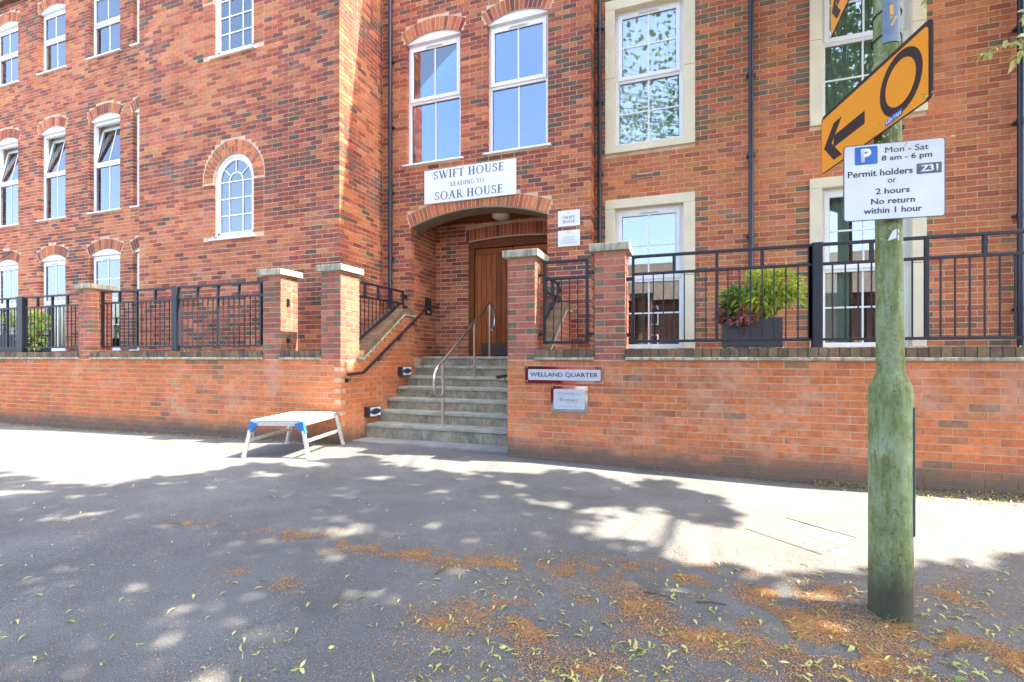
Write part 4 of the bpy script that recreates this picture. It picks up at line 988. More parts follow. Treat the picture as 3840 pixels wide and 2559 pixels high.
st_('Mon - Sat',.42,.865,.42*wS,.075*hS,bold=0); st_('8 am - 6 pm',.385,.745,.49*wS,.088*hS); st_('Permit holders',.045,.575,.645*wS,.083*hS)
q=MB(); q.prism(rrect(.725*wS,.965*wS,.555*hS,.69*hS,.004),onS,.0011,.0016); q.obj('zone_panel',M['slate'],ps)
put_text('Z31',.17*wS,.088*hS,onS(.76*wS,.58*hS,.0016),dirn,ZU,nr,M['wsign'],ps,.04,thick=.0004)
st_('or',.445,.475,.085*wS,.05*hS,bold=.0); st_('2 hours',.325,.335,.335*wS,.078*hS); st_('No return',.28,.205,.43*wS,.075*hS); st_('within 1 hour',.205,.085,.575*wS,.078*hS)
q=MB(); q.box(LX-.05,LX+.05,LY-.06,LY-.04,1.97,2.0); q.obj('clip',M['rail'],ps)
# diversion signs: plates in the plane x = const facing -x
def diversion(lb,x,y0,y1,z0,z1,full=True,xn=None):
    p=thing('diversion_sign',lb,'sign',(x,(y0+y1)/2,z0),'orange diversion signs on the lamp post'); w=y1-y0;h=z1-z0
    x1=x if xn is None else xn; dr=Vector((x1-x,y0-y1,0)); w=dr.length; dr=dr/w; nv=Vector((dr.y,-dr.x,0)); on=lambda a_,b_,d_:Vector((x,y1,z0+b_))+dr*a_+nv*d_      # a runs from the far edge (left in view) to the near edge
    q=MB(); q.prism(rrect(0,w,0,h,.03),on,-.004,0); q.obj('plate',M['black'],p); q=MB(); q.prism(rrect(.005,w-.022,.005,h-.02,.022),on,.0002,.001); q.obj('face',M['orange'],p)
    q=MB()  # arrow
    ay=.135
    q.prism([(.13,ay-.031),(.40,ay-.031),(.40,ay+.031),(.13,ay+.031)],on,.0011,.002)
    q.prism([(.033,ay),(.13,ay-.10),(.205,ay-.10),(.108,ay)],on,.0011,.0021); q.prism([(.033,ay),(.108,ay),(.205,ay+.10),(.13,ay+.10)],on,.0011,.0022); q.obj('arrow',M['black'],p)
    if full:
        q=MB(); cx,cz=w-.186,h*.5; A_=arc(cx,cz,.134,.134,0,360,48);B_=arc(cx,cz,.097,.097,0,360,48)
        for i in range(48): q.prism([A_[i],A_[i+1],B_[i+1],B_[i]],on,.0011,.002)
        q.obj('circle_symbol',M['black'],p)
        q=MB(); q.prism([(w-.28,.012),(w-.17,.018),(w-.17,.046),(w-.28,.040)],on,.0021,.0026); s_=q.obj('sticker',M['blue'],p)
        put_text('LES-TAH',.095,.017,on(w-.273,.020,.0026),dr,ZU,nv,M['wsign'],p,.03,thick=.0004)
    for z in (z0+.06,z1-.08): q=MB(); q.box(LX-.056,LX+.056,LY-.0,LY+.06,z,z+.02); q.obj('clip',M['rail'],p)
    return p
diversion('orange diversion sign with arrow and black ring mounted just above the parking sign',.743,2.370,3.182,2.2325,2.556,True,.936)
diversion('upper orange diversion sign cut by the top edge, only its lower left corner showing',.857,2.577,3.458,3.156,3.477,False)
# number plate
npl=thing('number_plate','curved blue grey plate with yellow 17 strapped to the lamp post','number plate',(LX,LY,2.58))
def cyl(a_,z,r_): an=-math.pi/2+a_; return Vector((LX-.016+r_*math.cos(an),LY+r_*math.sin(an),z))
zc0,zc1=2.69,3.0; q=MB(); n=10
for i in range(n):
    a0=-.58+1.36*i/n;a1=-.58+1.36*(i+1)/n; q.hexa([cyl(a0,zc0,.0562),cyl(a1,zc0,.0562),cyl(a1,zc0,.0585),cyl(a0,zc0,.0585),cyl(a0,zc1,.0562),cyl(a1,zc1,.0562),cyl(a1,zc1,.0585),cyl(a0,zc1,.0585)])
q.obj('plate',M['platebl'],npl)
for s_,z in (('1',2.815),('7',2.762)):
    me,co=textmesh(s_,.014 if s_=='1' else .030,.046,.01); b=wloc(npl)
    for v,c in zip(me.vertices,co): v.co=cyl(-.10+(float(c[0]))/.0585,z+.0+float(c[1]),.0597)-b
    me.materials.clear(); me.materials.append(M['yellow']); o=bpy.data.objects.new('numeral',me); C.objects.link(o); o.parent=npl
for z in (2.735,2.85):
    q=MB(); pts=[cyl(-.59-(math.pi*2-1.38)*i/24,z-.02*math.sin(i/24*3.14),.0572) for i in range(25)]; q.tube(pts,.0035,6); q.obj('strap',M['rail'],npl)
# ================================================================== HOP-UP PLATFORM
hp=thing('step_platform','folding aluminium work platform with blue corner joints standing by the left wall','step platform',(-4.67,4.96,0))
ca=Vector((-4.61,4.89,0)); av=Vector((-.24,.97,0)).normalized(); bv=Vector((av.y,-av.x,0)); 
if bv.x<0: bv=-bv
HH=.445; La=.455; Wt=.315; Wf=.40
def hpnt(a_,b_,z): return ca+av*a_+bv*b_+Vector((0,0,z+gz(-4.67)))
q=MB(); q.hexa([hpnt(-La,-Wt,HH-.012),hpnt(-La,Wt,HH-.012),hpnt(La,Wt,HH-.012),hpnt(La,-Wt,HH-.012),hpnt(-La,-Wt,HH),hpnt(-La,Wt,HH),hpnt(La,Wt,HH),hpnt(La,-Wt,HH)]); q.obj('deck',M['alu'],hp,bev=.003)
for i in range(14):
    b0=-Wt+.03+i*(2*Wt-.06)/13; q=MB(); q.beam(hpnt(-La+.01,b0,HH+.001),hpnt(La-.01,b0,HH+.001),.012,.004); q.obj('tread_rib',M['alu'],hp)
for s in (-1,1):
    q=MB(); q.beam(hpnt(-La,s*(Wt-.012),HH-.042),hpnt(La,s*(Wt-.012),HH-.042),.022,.056); q.obj('side_rail',M['alu'],hp)
    q=MB(); q.beam(hpnt(s*(La-.012),-Wt+.025,HH-.040),hpnt(s*(La-.012),Wt-.025,HH-.040),.02,.05); q.obj('end_rail',M['alu'],hp)
    for e in (-1,1):
        q=MB(); q.beam(hpnt(e*(La-.02),s*(Wt-.0),HH-.05),hpnt(e*(La+.0),s*Wf,.0),.028,.045,up=av); q.obj('leg',M['alu'],hp)
        q=MB(); q.beam(hpnt(e*(La+.0),s*(Wf-.003),.03),hpnt(e*(La+.0),s*(Wf+.001),.002),.034,.05,up=av); q.obj('foot',M['alu'],hp)
        if e<0:
            j=MB(); on=lambda a_,b_,d_:hpnt(-La-.004-d_+.02,s*a_,b_); j.prism([(Wt-.09,HH-.04),(Wt+.012,HH-.012),(Wt+.045,HH-.15),(Wt+.008,HH-.15),(Wt-.05,HH-.09)],on,-.03,.022); j.obj('corner_joint',M['bluep'],hp)
    q=MB(); q.beam(hpnt(-La,s*(Wf+Wt)/2*1.0,HH*.45),hpnt(La,s*(Wf+Wt)/2,HH*.45),.02,.035); q.obj('cross_bar',M['alu'],hp)
    q=MB(); q.tube([hpnt(s*(La-.02),-Wt+.02,HH-.07),hpnt(s*(La-.1),-Wf+.05,HH*.5)],.006,8); q.obj('brace',M['alu'],hp)
# ================================================================== PLANTERS
def leafshape(m,p,d,n_,ln,wd,curl=.15,rnd=None,cnt=2):
    """a leaf from base p along d with normal n_"""
    d=d.normalized(); s=d.cross(n_); s=s.normalized() if s.length>1e-4 else Vector((1,0,0)); n_=s.cross(d)
    b=len(m.v)
    P=[p, p+d*ln*.35+s*wd*.5+n_*ln*curl*.35, p+d*ln*.35-s*wd*.5+n_*ln*curl*.35, p+d*ln*.38+n_*ln*curl*.25, p+d*ln*.72+s*wd*.36+n_*ln*curl*.2, p+d*ln*.72-s*wd*.36+n_*ln*curl*.2,p+d*ln*.74+n_*ln*curl*.08,p+d*ln-n_*ln*curl*.5]
    m.v+=[tuple(x) for x in P]; m.f+=[(b,b+1,b+3),(b,b+3,b+2),(b+1,b+4,b+6,b+3),(b+3,b+6,b+5,b+2),(b+4,b+7,b+6),(b+6,b+7,b+5)]
    if not hasattr(m,'rn'): m.rn=[]
    m.rn+=[random.random() if rnd is None else rnd]*6
def leafobj(m,name,mat,parent=None):
    me=bpy.data.meshes.new(name); me.from_pydata(m.v,[],m.f); me.materials.append(mat)
    at=me.attributes.new('Rnd','FLOAT','FACE'); at.data.foreach_set('value',np.array(m.rn,dtype=np.float32)); me.shade_smooth()
    o=bpy.data.objects.new(name,me); C.objects.link(o)
    if parent is not None: setpar(o,parent)
    return o
def rv(): 
    v=Vector((random.gauss(0,1),random.gauss(0,1),random.gauss(0,1))); return v.normalized()
def planter(x0,x1,y0,y1,z0,z1,lb):
    t=thing('planter_box',lb,'planter',((x0+x1)/2,(y0+y1)/2,z0)); q=MB(); w=.03
    q.box(x0,x1,y0,y0+w,z0,z1); q.box(x0,x1,y1-w,y1,z0,z1); q.box(x0,x0+w,y0+w,y1-w,z0,z1); q.box(x1-w,x1,y0+w,y1-w,z0,z1); q.obj('box',M['planter'],t); q=MB(); q.box(x0+w,x1-w,y0+w,y1-w,z0,z1-.05); q.obj('soil',M['soil'],t)
planter(.47,1.10,6.38,6.80,1.151,1.665,'square charcoal planter box on the terrace behind the long railing')
planter(-14.0,-12.9,6.2,6.6,1.151,1.68,'charcoal planter box on the terrace at the far left')
def bush(cx,cy,cz,rx,ry,rz,n,ln,wd,mat,name,lb,cat,droop=.5,stem=True,seed=1,clumps=12):
    random.seed(seed); t=thing(name,lb,cat,(cx,cy,cz-rz)); m=MB(); m.rn=[]; cl=[]
    for i in range(clumps):
        v=rv(); cl.append(Vector((cx+v.x*rx*.75,cy+v.y*ry*.75,cz+v.z*rz*.7)))
    for i in range(n):
        c=random.choice(cl); v=rv(); p=c+Vector((v.x*rx*.36,v.y*ry*.36,v.z*rz*.36)); d=(p-Vector((cx,cy,cz-rz*.8))).normalized()+rv()*.5-Vector((0,0,droop))
        leafshape(m,p,d,Vector((0,-.3,1))+rv()*.5,ln*random.uniform(.6,1.25),wd*random.uniform(.7,1.2),.25)
    leafobj(m,'foliage',M[mat],t)
    q=MB()
    for c in cl: 
        mid=(c+Vector((cx,cy,cz-rz)))/2+rv()*.03; q.tube([(cx+random.uniform(-.05,.05),cy,cz-rz-.12),mid,c],.006,6)
    q.obj('stem',M['bark'],t); return t
bush(.93,6.5,1.97,.43,.25,.27,1300,.125,.034,'plantg','shrub','bright yellow green shrub with drooping narrow leaves in the terrace planter','shrub',.7,seed=3,clumps=18)
bush(.70,6.44,1.88,.24,.18,.2,300,.11,.04,'plantd','shrub','darker green bushy plant on the left side of the terrace planter','shrub',.4,seed=5,clumps=8)
bush(.66,6.38,1.70,.27,.12,.11,520,.06,.055,'heuch','bedding_plant','pink and bronze leaved bedding plant spilling over the planter front','plant',.5,seed=6,clumps=10)
bush(-13.3,6.35,1.96,.62,.22,.28,420,.11,.07,'plantg','shrub','yellow green large leaved shrub in the planter at the far left','shrub',.5,seed=8,clumps=20)
bush(-12.75,6.22,1.55,.22,.15,.18,110,.10,.07,'plantg','trailing_plant','trailing green leaves hanging at the right end of the far left planter','plant',.9,seed=9,clumps=6)
random.seed(21)
# small satellite bracket at far left edge
m=MB(); m.tube([atY(-20,955,7.2),atY(45,945,7.0)],.02,10); m.tube([atY(-20,985,7.2),atY(45,945,7.0)],.012,8); tag(m.obj('wall_bracket',M['rail']),'dark wall mounted bracket cut by the left edge above the ground floor window','bracket')
# ================================================================== GROUND DETAILS
D=1.632     # photo coordinates in the 2353 px wide view
def G(x,y): return atZ(x*D,y*D,0)
# inspection cover
c4=[atZ(2790,1965),atZ(2985,1925),atZ(3200,1990),atZ(3060,2070)]
cc=sum(c4,Vector())/4; e1=(c4[1]-c4[0]+c4[2]-c4[3]).normalized(); e2=Vector((-e1.y,e1.x,0)); la=.24; lb_=.24
ic=thing('inspection_cover','square block paved inspection cover set in the sunlit pavement','inspection cover',(cc.x,cc.y,gz(cc.x)))
def onc(a_,b_,z): p=cc+e1*a_+e2*b_; return (p.x,p.y,gz(p.x)+z)
for i in range(-1,1):
    for j in range(7):
        a0=-.235+(i+1)*.2375;b0=-.235+j*.0675; q=MB(); q.hexa([onc(a0,b0,-.02),onc(a0+.232,b0,-.02),onc(a0+.232,b0+.062,-.02),onc(a0,b0+.062,-.02),onc(a0,b0,.004),onc(a0+.232,b0,.004),onc(a0+.232,b0+.062,.004),onc(a0,b0+.062,.004)]); q.obj('paver',M['coverpaver'],ic,bev=.003)
q=MB()
for s in (-1,1):
    q.hexa([onc(s*.25-.006,-.25,-.02),onc(s*.25+.006,-.25,-.02),onc(s*.25+.006,.25,-.02),onc(s*.25-.006,.25,-.02),onc(s*.25-.006,-.25,.005),onc(s*.25+.006,-.25,.005),onc(s*.25+.006,.25,.005),onc(s*.25-.006,.25,.005)])
    q.hexa([onc(-.25,s*.25-.006,-.02),onc(.25,s*.25-.006,-.02),onc(.25,s*.25+.006,-.02),onc(-.25,s*.25+.006,-.02),onc(-.25,s*.25-.006,.006),onc(.25,s*.25-.006,.006),onc(.25,s*.25+.006,.006),onc(-.25,s*.25+.006,.006)])
q.obj('rim',M['iron'],ic)
# litter density (photo display px)
def inell(x,y,e): return ((x-e[0])/e[2])**2+((y-e[1])/e[3])**2
LIT=[(520,1215,90,9,.55),(700,1240,110,12,.6),(860,1262,110,12,.65),(1060,1287,120,14,.7),(1320,1310,120,16,.7),(1700,1400,120,50,.75),(2080,1420,80,30,.9),(620,1225,110,14,.5),(760,1250,90,20,.9),(960,1275,140,16,.9),(1150,1295,150,20,.8),(620,1345,90,22,.6),(420,1335,30,10,.6),(560,1320,60,14,.5),(890,1395,70,20,1),(1010,1430,60,24,1),(1130,1400,110,60,.9),(1230,1440,150,70,.75),(1400,1300,160,30,.8),(1560,1310,150,40,.8),(1450,1380,180,60,.75),(1600,1450,190,70,.7),(1750,1350,140,50,.9),(1860,1420,170,90,1),(2000,1500,180,60,1),(2200,1450,150,70,1),(2200,1350,100,40,.6),(1050,1540,60,30,.7),(850,1555,60,20,.6),(1350,1530,200,50,.4),(1900,1345,60,20,1.),(2330,1490,60,60,.9),(1700,1530,160,40,.5),(2100,1560,200,30,.4),(430,1210,60,12,.25),(190,1230,60,14,.15),(330,1270,90,20,.1)]
m=MB(); vs=[];fs=[];rn=[]
cnt=0; tries=0
arrs=[]
for e in LIT:
    area=e[2]*e[3]; 
    c=G(e[0],e[1]); A1=G(e[0]+e[2],e[1]);A2=G(e[0],e[1]+e[3]); A3=G(e[0],e[1]-e[3]); ar=math.pi*(A1-c).length*(A2-A3).length/2
    n=int(ar*e[4]*30000)
    r=np.abs(rng.normal(0,.72,n)); t=rng.random(n)*6.2832; px=(e[0]+e[2]*r*np.cos(t)); py=(e[1]+e[3]*r*np.sin(t)); arrs.append(np.stack([px,py,np.full(n,e[4])],1))
n=17000; px=rng.random(n)*2600-100; py=1180+rng.random(n)*420; arrs.append(np.stack([px,py,np.full(n,9.)],1))
pts=np.concatenate(arrs); out=[]
for x,y,wt in pts:
    p=G(x,y) if y<1600 else G(x,1600)
    if wt<9:
        nz=noise.noise(Vector((p.x*3.3,p.y*3.3,0)))+.6*noise.noise(Vector((p.x*9,p.y*9,3)))
        if random.random()>max(0,min(1,.33+2.4*nz+.3*(wt-.7))): continue
    elif x<900 and random.random()<.7: continue
    out.append((p.x,p.y))
out=np.array(out); n=len(out)
if n>150000: out=out[rng.permutation(n)[:150000]]; n=150000
s=rng.uniform(.0018,.0042,n); a_=rng.random(n)*6.28; gzv=np.interp(out[:,0],[q[0] for q in GZX],[q[1] for q in GZX]); h=rng.uniform(.001,.005,n)
ca_,sa_=np.cos(a_),np.sin(a_); V=np.zeros((n,4,3))
for k,(u,v) in enumerate(((-1,-.6),(1,-.5),(.9,.6),(-.8,.5))):
    V[:,k,0]=out[:,0]+s*(u*ca_-v*sa_); V[:,k,1]=out[:,1]+s*(u*sa_+v*ca_); V[:,k,2]=gzv+h+rng.uniform(-.001,.002,n)
me=bpy.data.meshes.new('blossom_litter'); me.from_pydata(V.reshape(-1,3).tolist(),[],np.arange(n*4).reshape(-1,4).tolist()); me.materials.append(M['litter'])
at=me.attributes.new('Rnd','FLOAT','FACE'); at.data.foreach_set('value',rng.random(n).astype(np.float32))
o=bpy.data.objects.new('blossom_litter',me); C.objects.link(o); tag(o,'drifts of fine brown blossom litter scattered over the pavement','litter'); stuff(o)
# fallen leaves
LV=[]
random.seed(31)
for k in range(10):
    m=MB(); m.rn=[]
    if k<6: leafshape(m,Vector((-.5,0,.03)),Vector((1,0,.05)),Vector((0,random.uniform(-.5,.5),1)),1,random.choice((.16,.24,.34)),random.choice((.05,.2,-.15,.3)),0)
    else:
        leafshape(m,Vector((0,0,.04)),Vector((1,.2,.2)),Vector((0,.3,1)),.8,.25,.4,0); leafshape(m,Vector((0,0,.04)),Vector((-.6,.7,.1)),Vector((0,.3,1)),.6,.22,.3,.2)
        if k>7: leafshape(m,Vector((0,0,.03)),Vector((-.3,-.9,.1)),Vector((.2,.3,1)),.6,.2,-.3,.4)
    me=bpy.data.meshes.new('fallen_leaf'); me.from_pydata(m.v,[],m.f); me.materials.append(M['bract']); at=me.attributes.new('Rnd','FLOAT','FACE'); at.data.foreach_set('value',np.array(m.rn,dtype=np.float32)); me.shade_smooth(); LV.append(me)
cand=[]
def dens(x,y):
    d=.16
    if x>950 and y>1280: d=.75
    if x>1900 and y>1350: d=.8
    if y<1180: d=.20 if x>700 else .08
    if x<400: d*=.7
    return d
while len(cand)<760:
    y=1030+(random.random()**.75)*560; x=random.uniform(-20,2373)
    if not (y>1085 if x>1170 else True): continue
    lim=1045+max(0,(x-1170))*.072 if x>1170 else (1012 if x>800 else 980+x*.05+8)
    if y<lim+6: continue
    if random.random()>dens(x,y): continue
    p=G(x,y)
    if abs(p.x-LX)<.13 and abs(p.y-LY)<.13: continue
    cand.append((p,x,y))
for cx_,cy_,nn,rr in ((1470,1490,14,40),(1260,1275,8,40),(1180,1335,9,50),(1380,1370,9,60),(1540,1340,7,50),(1300,1545,8,40),(2160,1400,9,50),(2230,1370,8,40),(1950,1350,6,50)):
    for i in range(nn): x=random.gauss(cx_,rr*.5);y=random.gauss(cy_,rr*.2); cand.append((G(x,y),x,y))
cand.sort(key=lambda t:-t[2]); S2=MB(); S2.rn=[]
for i,(p,x,y) in enumerate(cand):
    sz=random.choice((random.uniform(.02,.04),random.uniform(.03,.055))); rz=random.random()*6.28
    if i<300:
        o=bpy.data.objects.new('fallen_leaf',random.choice(LV)); C.objects.link(o); o.location=(p.x,p.y,gz(p.x)+.006); o.rotation_euler=(random.gauss(0,.3),random.gauss(0,.25),rz); o.scale=(sz,sz*random.uniform(.7,1.4),sz*random.uniform(.4,1.2))
        size='tiny' if sz<.035 else 'small' if sz<.05 else 'larger'; forked=o.data in LV[6:]
        if x>1975: pl='right of the lamp post foot' if y<1500 else 'in the bottom right corner'
        elif x>1700: pl='just left of the lamp post foot' if y<1480 else 'at the bottom edge left of the lamp post'
        elif x>1350: pl='on the brown litter under the long twig' if y<1480 else 'at the bottom edge right of centre'
        elif x>950: pl='on brown litter near the middle foreground' if y<1480 else 'at the bottom edge near the centre'
        elif x>450: pl='on grey asphalt left of the centre' if y<1480 else 'on bare asphalt at the bottom left of centre'
        else: pl='on bare grey asphalt at the far left' if y<1480 else 'in the bottom left corner'
        tag(o,'%s pale green %s %s'%(size,'forked leaf sprig' if forked else 'curled leaf' if o.data in LV[3:6] else 'flat narrow leaf',pl),'fallen leaf','fallen leaves on the pavement')
    else:
        leafshape(S2,Vector((p.x,p.y,gz(p.x)+.004)),Vector((math.cos(rz),math.sin(rz),.12)),Vector((0,.2,1)),sz,sz*.28,.35)
# debris along the wall feet
o=leafobj(S2,'scattered_leaves',M['bract']); tag(o,'further small fallen leaves scattered over the pavement','leaves'); stuff(o)
S3=MB(); S3.rn=[]
def foot(x0,x1,n,dy,hz):
    for i in range(n):
        x=random.uniform(x0,x1); y=GY-.01-abs(random.gauss(0,dy)); an=random.random()*6.28; sz=random.uniform(.02,.06)
        leafshape(S3,Vector((x,y,gz(x)+.003+random.random()*hz*max(0,1-(GY-y)/.12))),Vector((math.cos(an),math.sin(an),random.uniform(-.1,.5))),Vector((0,.2,1)),sz,sz*.2,.3)
foot(1.2,2.0,420,.07,.05); foot(1.9,4.2,1500,.14,.03); foot(-.3,1.3,60,.05,.01); foot(-16,-8.5,900,.05,.02); foot(-8.5,-5,420,.05,.015); foot(-5,-4.4,30,.05,.01)
o=leafobj(S3,'leaf_debris',M['straw']); tag(o,'straw coloured leaf debris gathered along the foot of the garden wall','leaf debris'); stuff(o)
# debris on the coping behind the railings
S4=MB(); S4.rn=[]
for i in range(260):
    x=random.choice((random.gauss(.75,.35),random.gauss(1.5,.2),random.uniform(-.5,3.5),random.gauss(-7.4,.25),random.gauss(-5.2,.2))); an=random.random()*6.28
    if any(a1-.03<x<b1+.03 for a1,b1 in PX.values()): continue
    leafshape(S4,Vector((x,RY+random.uniform(-.1,.05),1.293)),Vector((math.cos(an),math.sin(an),.2)),Vector((0,0,1)),random.uniform(.02,.045),.009,.3)
o=leafobj(S4,'coping_debris',M['straw']); tag(o,'dry leaf scraps lying on the coping behind the railing bars','leaf debris'); stuff(o)
# dry tuft at the lamp post foot and twigs
q=MB()
for i in range(70):
    an=random.uniform(-2.6,-.9); b_=Vector((LX+.093*math.cos(an),LY+.093*math.sin(an),lz+.002)); d_=Vector((math.cos(an)+random.gauss(0,.6),math.sin(an)+random.gauss(0,.4),random.uniform(.1,1))).normalized()
    q.tube([b_,b_+d_*random.uniform(.02,.06)],.0009,4)
tag(q.obj('dry_grass_tuft',M['straw']),'dry straw coloured tuft at the foot of the lamp post','tuft')['kind']='stuff'
for (x0,y0,x1,y1,lb) in ((1480,1355,1530,1362,'dark straight twig lying on the brown litter right of centre'),(2170,1490,2240,1462,'pale bent twig lying near the bottom right corner'),(1000,1322,1030,1300,'short dark twig near the middle of the pavement'),(2010,1560,2060,1590,'dark twig at the bottom edge right of the lamp post'),(1600,1374,1670,1380,'thin pale twig below the long dark twig')):
    a0,b0=G(x0,y0),G(x1,min(y1,1590)); a0.z=gz(a0.x)+.006; b0.z=gz(b0.x)+.006; mid=(a0+b0)/2+Vector((.004,.006,.003)); q=MB(); q.tube([a0,mid,b0],.0035,6,rs=[.004,.0035,.002]); tag(q.obj('twig',M['bark']),lb,'twig')
# ================================================================== STREET TREE (its crown shades the pavement)
POLY=[(-400,1080),(0,1082),(110,1112),(260,1120),(350,1100),(420,1098),(480,1088),(560,1070),(640,1068),(760,1058),(830,1050),(900,1075),(1000,1085),(1040,1092),(1150,1088),(1210,1095),(1290,1080),(1360,1085),(1440,1120),(1520,1090),(1570,1120),(1640,1135),(1700,1180),(1660,1200),(1560,1180),(1480,1150),(1420,1180),(1330,1190),(1310,1215),(1400,1240),(1480,1230),(1500,1275),(1560,1290),(1700,1290),(1760,1325),(1850,1320),(1900,1300),(1990,1300),(2070,1310),(2120,1285),(2200,1275),(2360,1270),(2700,1265),(2700,1700),(-400,1700)]
def inpoly(x,y):
    c=False; j=len(POLY)-1
    for i in range(len(POLY)):
        xi,yi=POLY[i];xj,yj=POLY[j]
        if (yi>y)!=(yj>y) and x<(xj-xi)*(y-yi)/(yj-yi)+xi: c=not c
        j=i
    return c
GAPS=[(560,1475,32,14),(615,1552,36,16),(830,1222,60,16),(760,1225,36,14),(770,1268,40,14),(700,1070,60,8),(610,1095,50,8),(700,1385,26,9),(1228,1300,36,12),(1270,1235,26,10),(1300,1285,26,10),(1380,1170,70,12),(1110,1140,26,6),(1340,1385,40,12),(1650,1540,40,14),(1820,1350,70,14),(1930,1390,60,14),(2190,1330,50,10),(2180,1395,50,14),(2330,1520,40,24),(1470,1320,40,10),(1750,1265,60,10),(60,1130,60,7),(170,1145,60,6),(880,1100,70,6),(1180,1115,40,6),(1250,1155,60,8),(2240,1290,60,10),(1000,1500,30,12),(380,1480,24,8),(130,1290,30,6),(420,1240,34,6),(1920,1460,40,12)]
m=MB(); m.rn=[]; nl=0; random.seed(77)
TS=SUN/SUN.z
crown_pts=[]
while nl<44000:
    gx=random.uniform(-9.5,4.5); gy=random.uniform(-3.5,5.0)
    q=proj((gx,gy,0))
    if q and q[2]>.35:
        x,y=q[0]/D,q[1]/D
        if y<1700 and -420<x<2750:
            if not inpoly(x,y): continue
            if any(inell(x,y,e)<1 for e in GAPS): continue
        elif y<1700: 
            if random.random()<.5: continue
    nz=noise.noise(Vector((gx*2.2,gy*2.2,5)))
    if nz<-.5: continue
    z=6.9+random.random()*2.6+ .5*noise.noise(Vector((gx*.7,gy*.7,9)))
    p=Vector((gx,gy,0))+TS*z
    pr=proj(p)
    if pr and pr[2]>.2 and -80<pr[0]<3920 and pr[1]>-60: continue
    mr=proj((p.x,14.9-p.y,p.z))
    if mr and 1500<mr[0]<2070 and -200<mr[1]<640: continue
    mr=proj((p.x,15.64-p.y,p.z))
    if mr and ((2280<mr[0]<2600 and -60<mr[1]<560 and random.random()<.8) or (3060<mr[0]<3420 and -60<mr[1]<480 and random.random()<.45)): continue
    d=rv(); d.z=-abs(d.z)*.5
    leafshape(m,p,d,SUN+rv()*.55,random.uniform(.11,.16),random.uniform(.09,.13),.15); nl+=1
    if nl%90==0: crown_pts.append(p)
for i in range(5200):  # extra leaf clump, added out of view to shade the lower steps
    zz=random.random()*1.02; p0=Vector((random.uniform(-4.5,-1.95),random.uniform(5.47,6.55),zz)); t=random.uniform(7.6,9.2)-zz; p=p0+TS*t
    if p.y>7.6: continue
    d=rv(); d.z=-abs(d.z)*.5; leafshape(m,p,d,SUN+rv()*.5,random.uniform(.11,.16),random.uniform(.09,.13),.15)
    if i%400==0: crown_pts.append(p)
TRX,TRY=4.2,.3
tr=thing('street_tree','leafy lime tree by the kerb, its twig tips hanging in at the right edge','tree',(TRX,TRY,0))
leafobj(m,'crown',M['leaf'],tr)  # also holds the added clump that shades the steps
q=MB(); q.tube([(TRX,TRY,-.05),(TRX,TRY,.4),(TRX-.05,TRY,2.5),(TRX-.1,TRY+.1,5.2)],.2,16,rs=[.26,.2,.18,.16]); q.obj('trunk',M['bark'],tr)
hub=Vector((TRX-.1,TRY+.1,5.1)); q=MB(); crown_pts.sort(key=lambda p:math.atan2(p.y-hub.y,p.x-hub.x)); mains=crown_pts[::12]
ok=lambda p:(lambda r:not(r and r[2]>.2 and -60<r[0]<3900 and r[1]>-40))(proj(p))
for i,c in enumerate(mains):
    mid=hub+(c-hub)*.45+Vector((0,0,.7)); q.tube([hub,mid,c],.04,8,rs=[.08,.05,.015])
    for c2 in crown_pts[i*12:i*12+12]:
        if ok((mid+c2)/2): q.tube([mid,(mid+c2)/2+Vector((0,0,.15)),c2],.012,5,rs=[.02,.012,.004])
q.obj('limbs',M['bark'],tr)
# low twig tips entering at the right edge
tw=MB(); tl=MB(); tl.rn=[]; YT=2.9
anchor=Vector(atY(4300,-40,YT)); 
for tip,rt in (((3680,205),(3900,120)),((3810,225),(3900,130)),((3800,160),(3900,140)),((3470,30),(3500,-60)),((3830,60),(3920,20))):
    a0=Vector(atY(rt[0],rt[1],YT));b0=Vector(atY(tip[0],tip[1],YT)); mid=(a0+b0)/2+Vector((0,0,.03)); tw.tube([anchor if rt[1]>0 else a0+Vector((.3,0,.5)),a0,mid,b0],.002,5,rs=[.006,.003,.002,.001])
    for k in range(12 if tip[0]>3600 else 3):
        t=random.random(); p=(mid+(b0-mid)*t*1.1); d=Vector((random.uniform(-.8,.4),random.gauss(0,.4),-random.uniform(.1,1)))
        leafshape(tl,p,d,rv()+Vector((0,-.6,.6)),random.uniform(.03,.055),random.uniform(.012,.02),.2)
tw.obj('twig',M['bark'],tr); leafobj(tl,'twig_leaves',M['bract'],tr)
# scraps of dried leaf caught on the signs
tl=MB(); tl.rn=[]
for (px,py,n,Y) in ((3330,490,9,2.66),(3390,505,3,2.56),(3380,150,5,2.7),(3480,370,6,2.3),(3320,505,8,2.66),(3560,530,4,2.42),(3280,210,10,2.56),(3350,870,4,2.5)):
    for k in range(n):
        p=Vector(atY(px+random.gauss(0,22),py+random.gauss(0,20),Y)); leafshape(tl,p,rv(),rv(),random.uniform(.012,.035),random.uniform(.004,.010),.3)
o=leafobj(tl,'caught_leaves',M['straw']); tag(o,'dry leaf scraps and seed wings caught on the lamp post signs','leaf debris'); stuff(o)
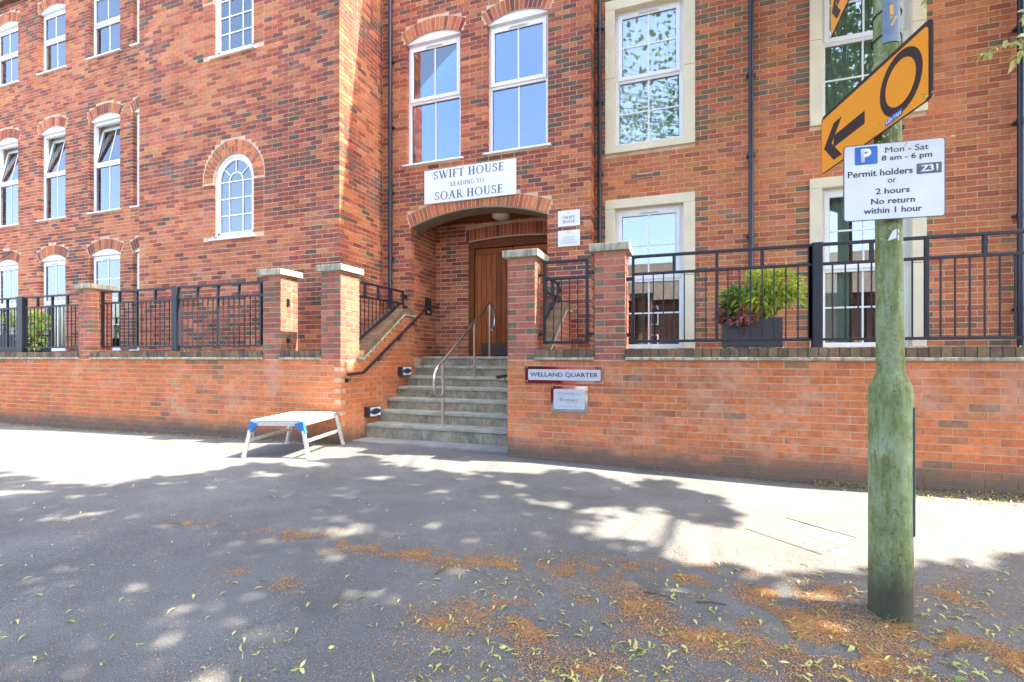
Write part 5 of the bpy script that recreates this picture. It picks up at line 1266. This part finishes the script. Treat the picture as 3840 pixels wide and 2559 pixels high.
# ================================================================== PARKED CAR behind the camera (reflected in the steel plaque)
M['carred']=simple('dark_red_car_paint',(.30,.012,.02),.25,.2,var=.03)
car=thing('parked_car','dark red hatchback parked at the near kerb behind the camera','car',(-5.0,-2.15,-.14)); cf=lambda a_,b_,d_:(a_-1.25,d_,b_)
q=MB(); q.prism([(-5.8,.12),(-5.85,.5),(-5.75,.68),(-4.95,.80),(-4.3,1.28),(-2.4,1.32),(-1.75,.95),(-1.65,.75),(-1.65,.15)],cf,-3.0,-1.3); q.obj('body',M['carred'],car,bev=.04)
for y in (-1.297,-3.005):
    q=MB(); q.prism([(-4.85,.82),(-4.28,1.2),(-2.5,1.23),(-2.1,.9)],cf,y,y+.003); q.obj('window',M['room'],car)
    for x in (-6.25,-3.7):
        q=MB(); q.tube([(x,y-.12 if y>-2 else y+.12,.17),(x,y+.012 if y>-2 else y-.012,.17)],.31,24); w=q.obj('wheel',M['gasket'],car); q=MB(); yy=y+(.0125 if y>-2 else -.0125); q.tube([(x,yy,.17),(x,yy+(.008 if y>-2 else -.008),.17)],.2,18); q.obj('rim',M['steel'],w)
# ================================================================== ACROSS THE STREET (seen in the window reflections)
DOORS=[('red',(.4,.03,.02)),('dark green',(.02,.12,.05)),('white',(.7,.7,.7)),('navy blue',(.02,.04,.15)),('yellow',(.6,.4,.05)),('black',(.02,.02,.02)),('pale grey',(.4,.4,.42))]
for i in range(7):
    x0=-26+i*7.5; dn,dc=DOORS[i]; h=thing('terraced_house','red brick terraced house with a %s door across the street behind the camera'%dn,'house',(x0+3.7,-11,0),'houses across the street')
    q=MB(); q.box(x0,x0+7.3,-19,-11,-.2,4.3); q.obj('wall',M['btex2'],h)
    q=MB(); q.add([(x0-.05,-10.7,4.2),(x0+7.35,-10.7,4.2),(x0+7.35,-15,6.9),(x0-.05,-15,6.9),(x0+7.35,-19.3,4.2),(x0-.05,-19.3,4.2)],[(0,1,2,3),(3,2,4,5),(0,3,5),(1,4,2)]); q.obj('roof',M['tile2'],h)
    q=MB(); q.box(x0+6.6,x0+7.5,-15.4,-14.6,6.0,8.0); q.obj('chimney',M['btex2'],h)
    for a_,b_,c_,d2 in ((1,2.3,.9,2.4),(4.4,6,.9,2.4),(1.2,2.3,2.9,3.9),(4.6,5.8,2.9,3.9)):
        q=MB(); frame_rect(q,x0+a_,x0+b_,c_,d2,.07,-10.995,-10.93); w=q.obj('window',M['upvc'],h); q=MB(); q.box(x0+a_+.07,x0+b_-.07,-10.99,-10.96,c_+.07,d2-.07); q.obj('pane',M['room'],w)
    q=MB(); q.box(x0+2.9,x0+3.8,-10.995,-10.94,0,2.1); q.obj('door',simple('house_door_paint',dc,.5),h)
print('objects',len(bpy.data.objects))
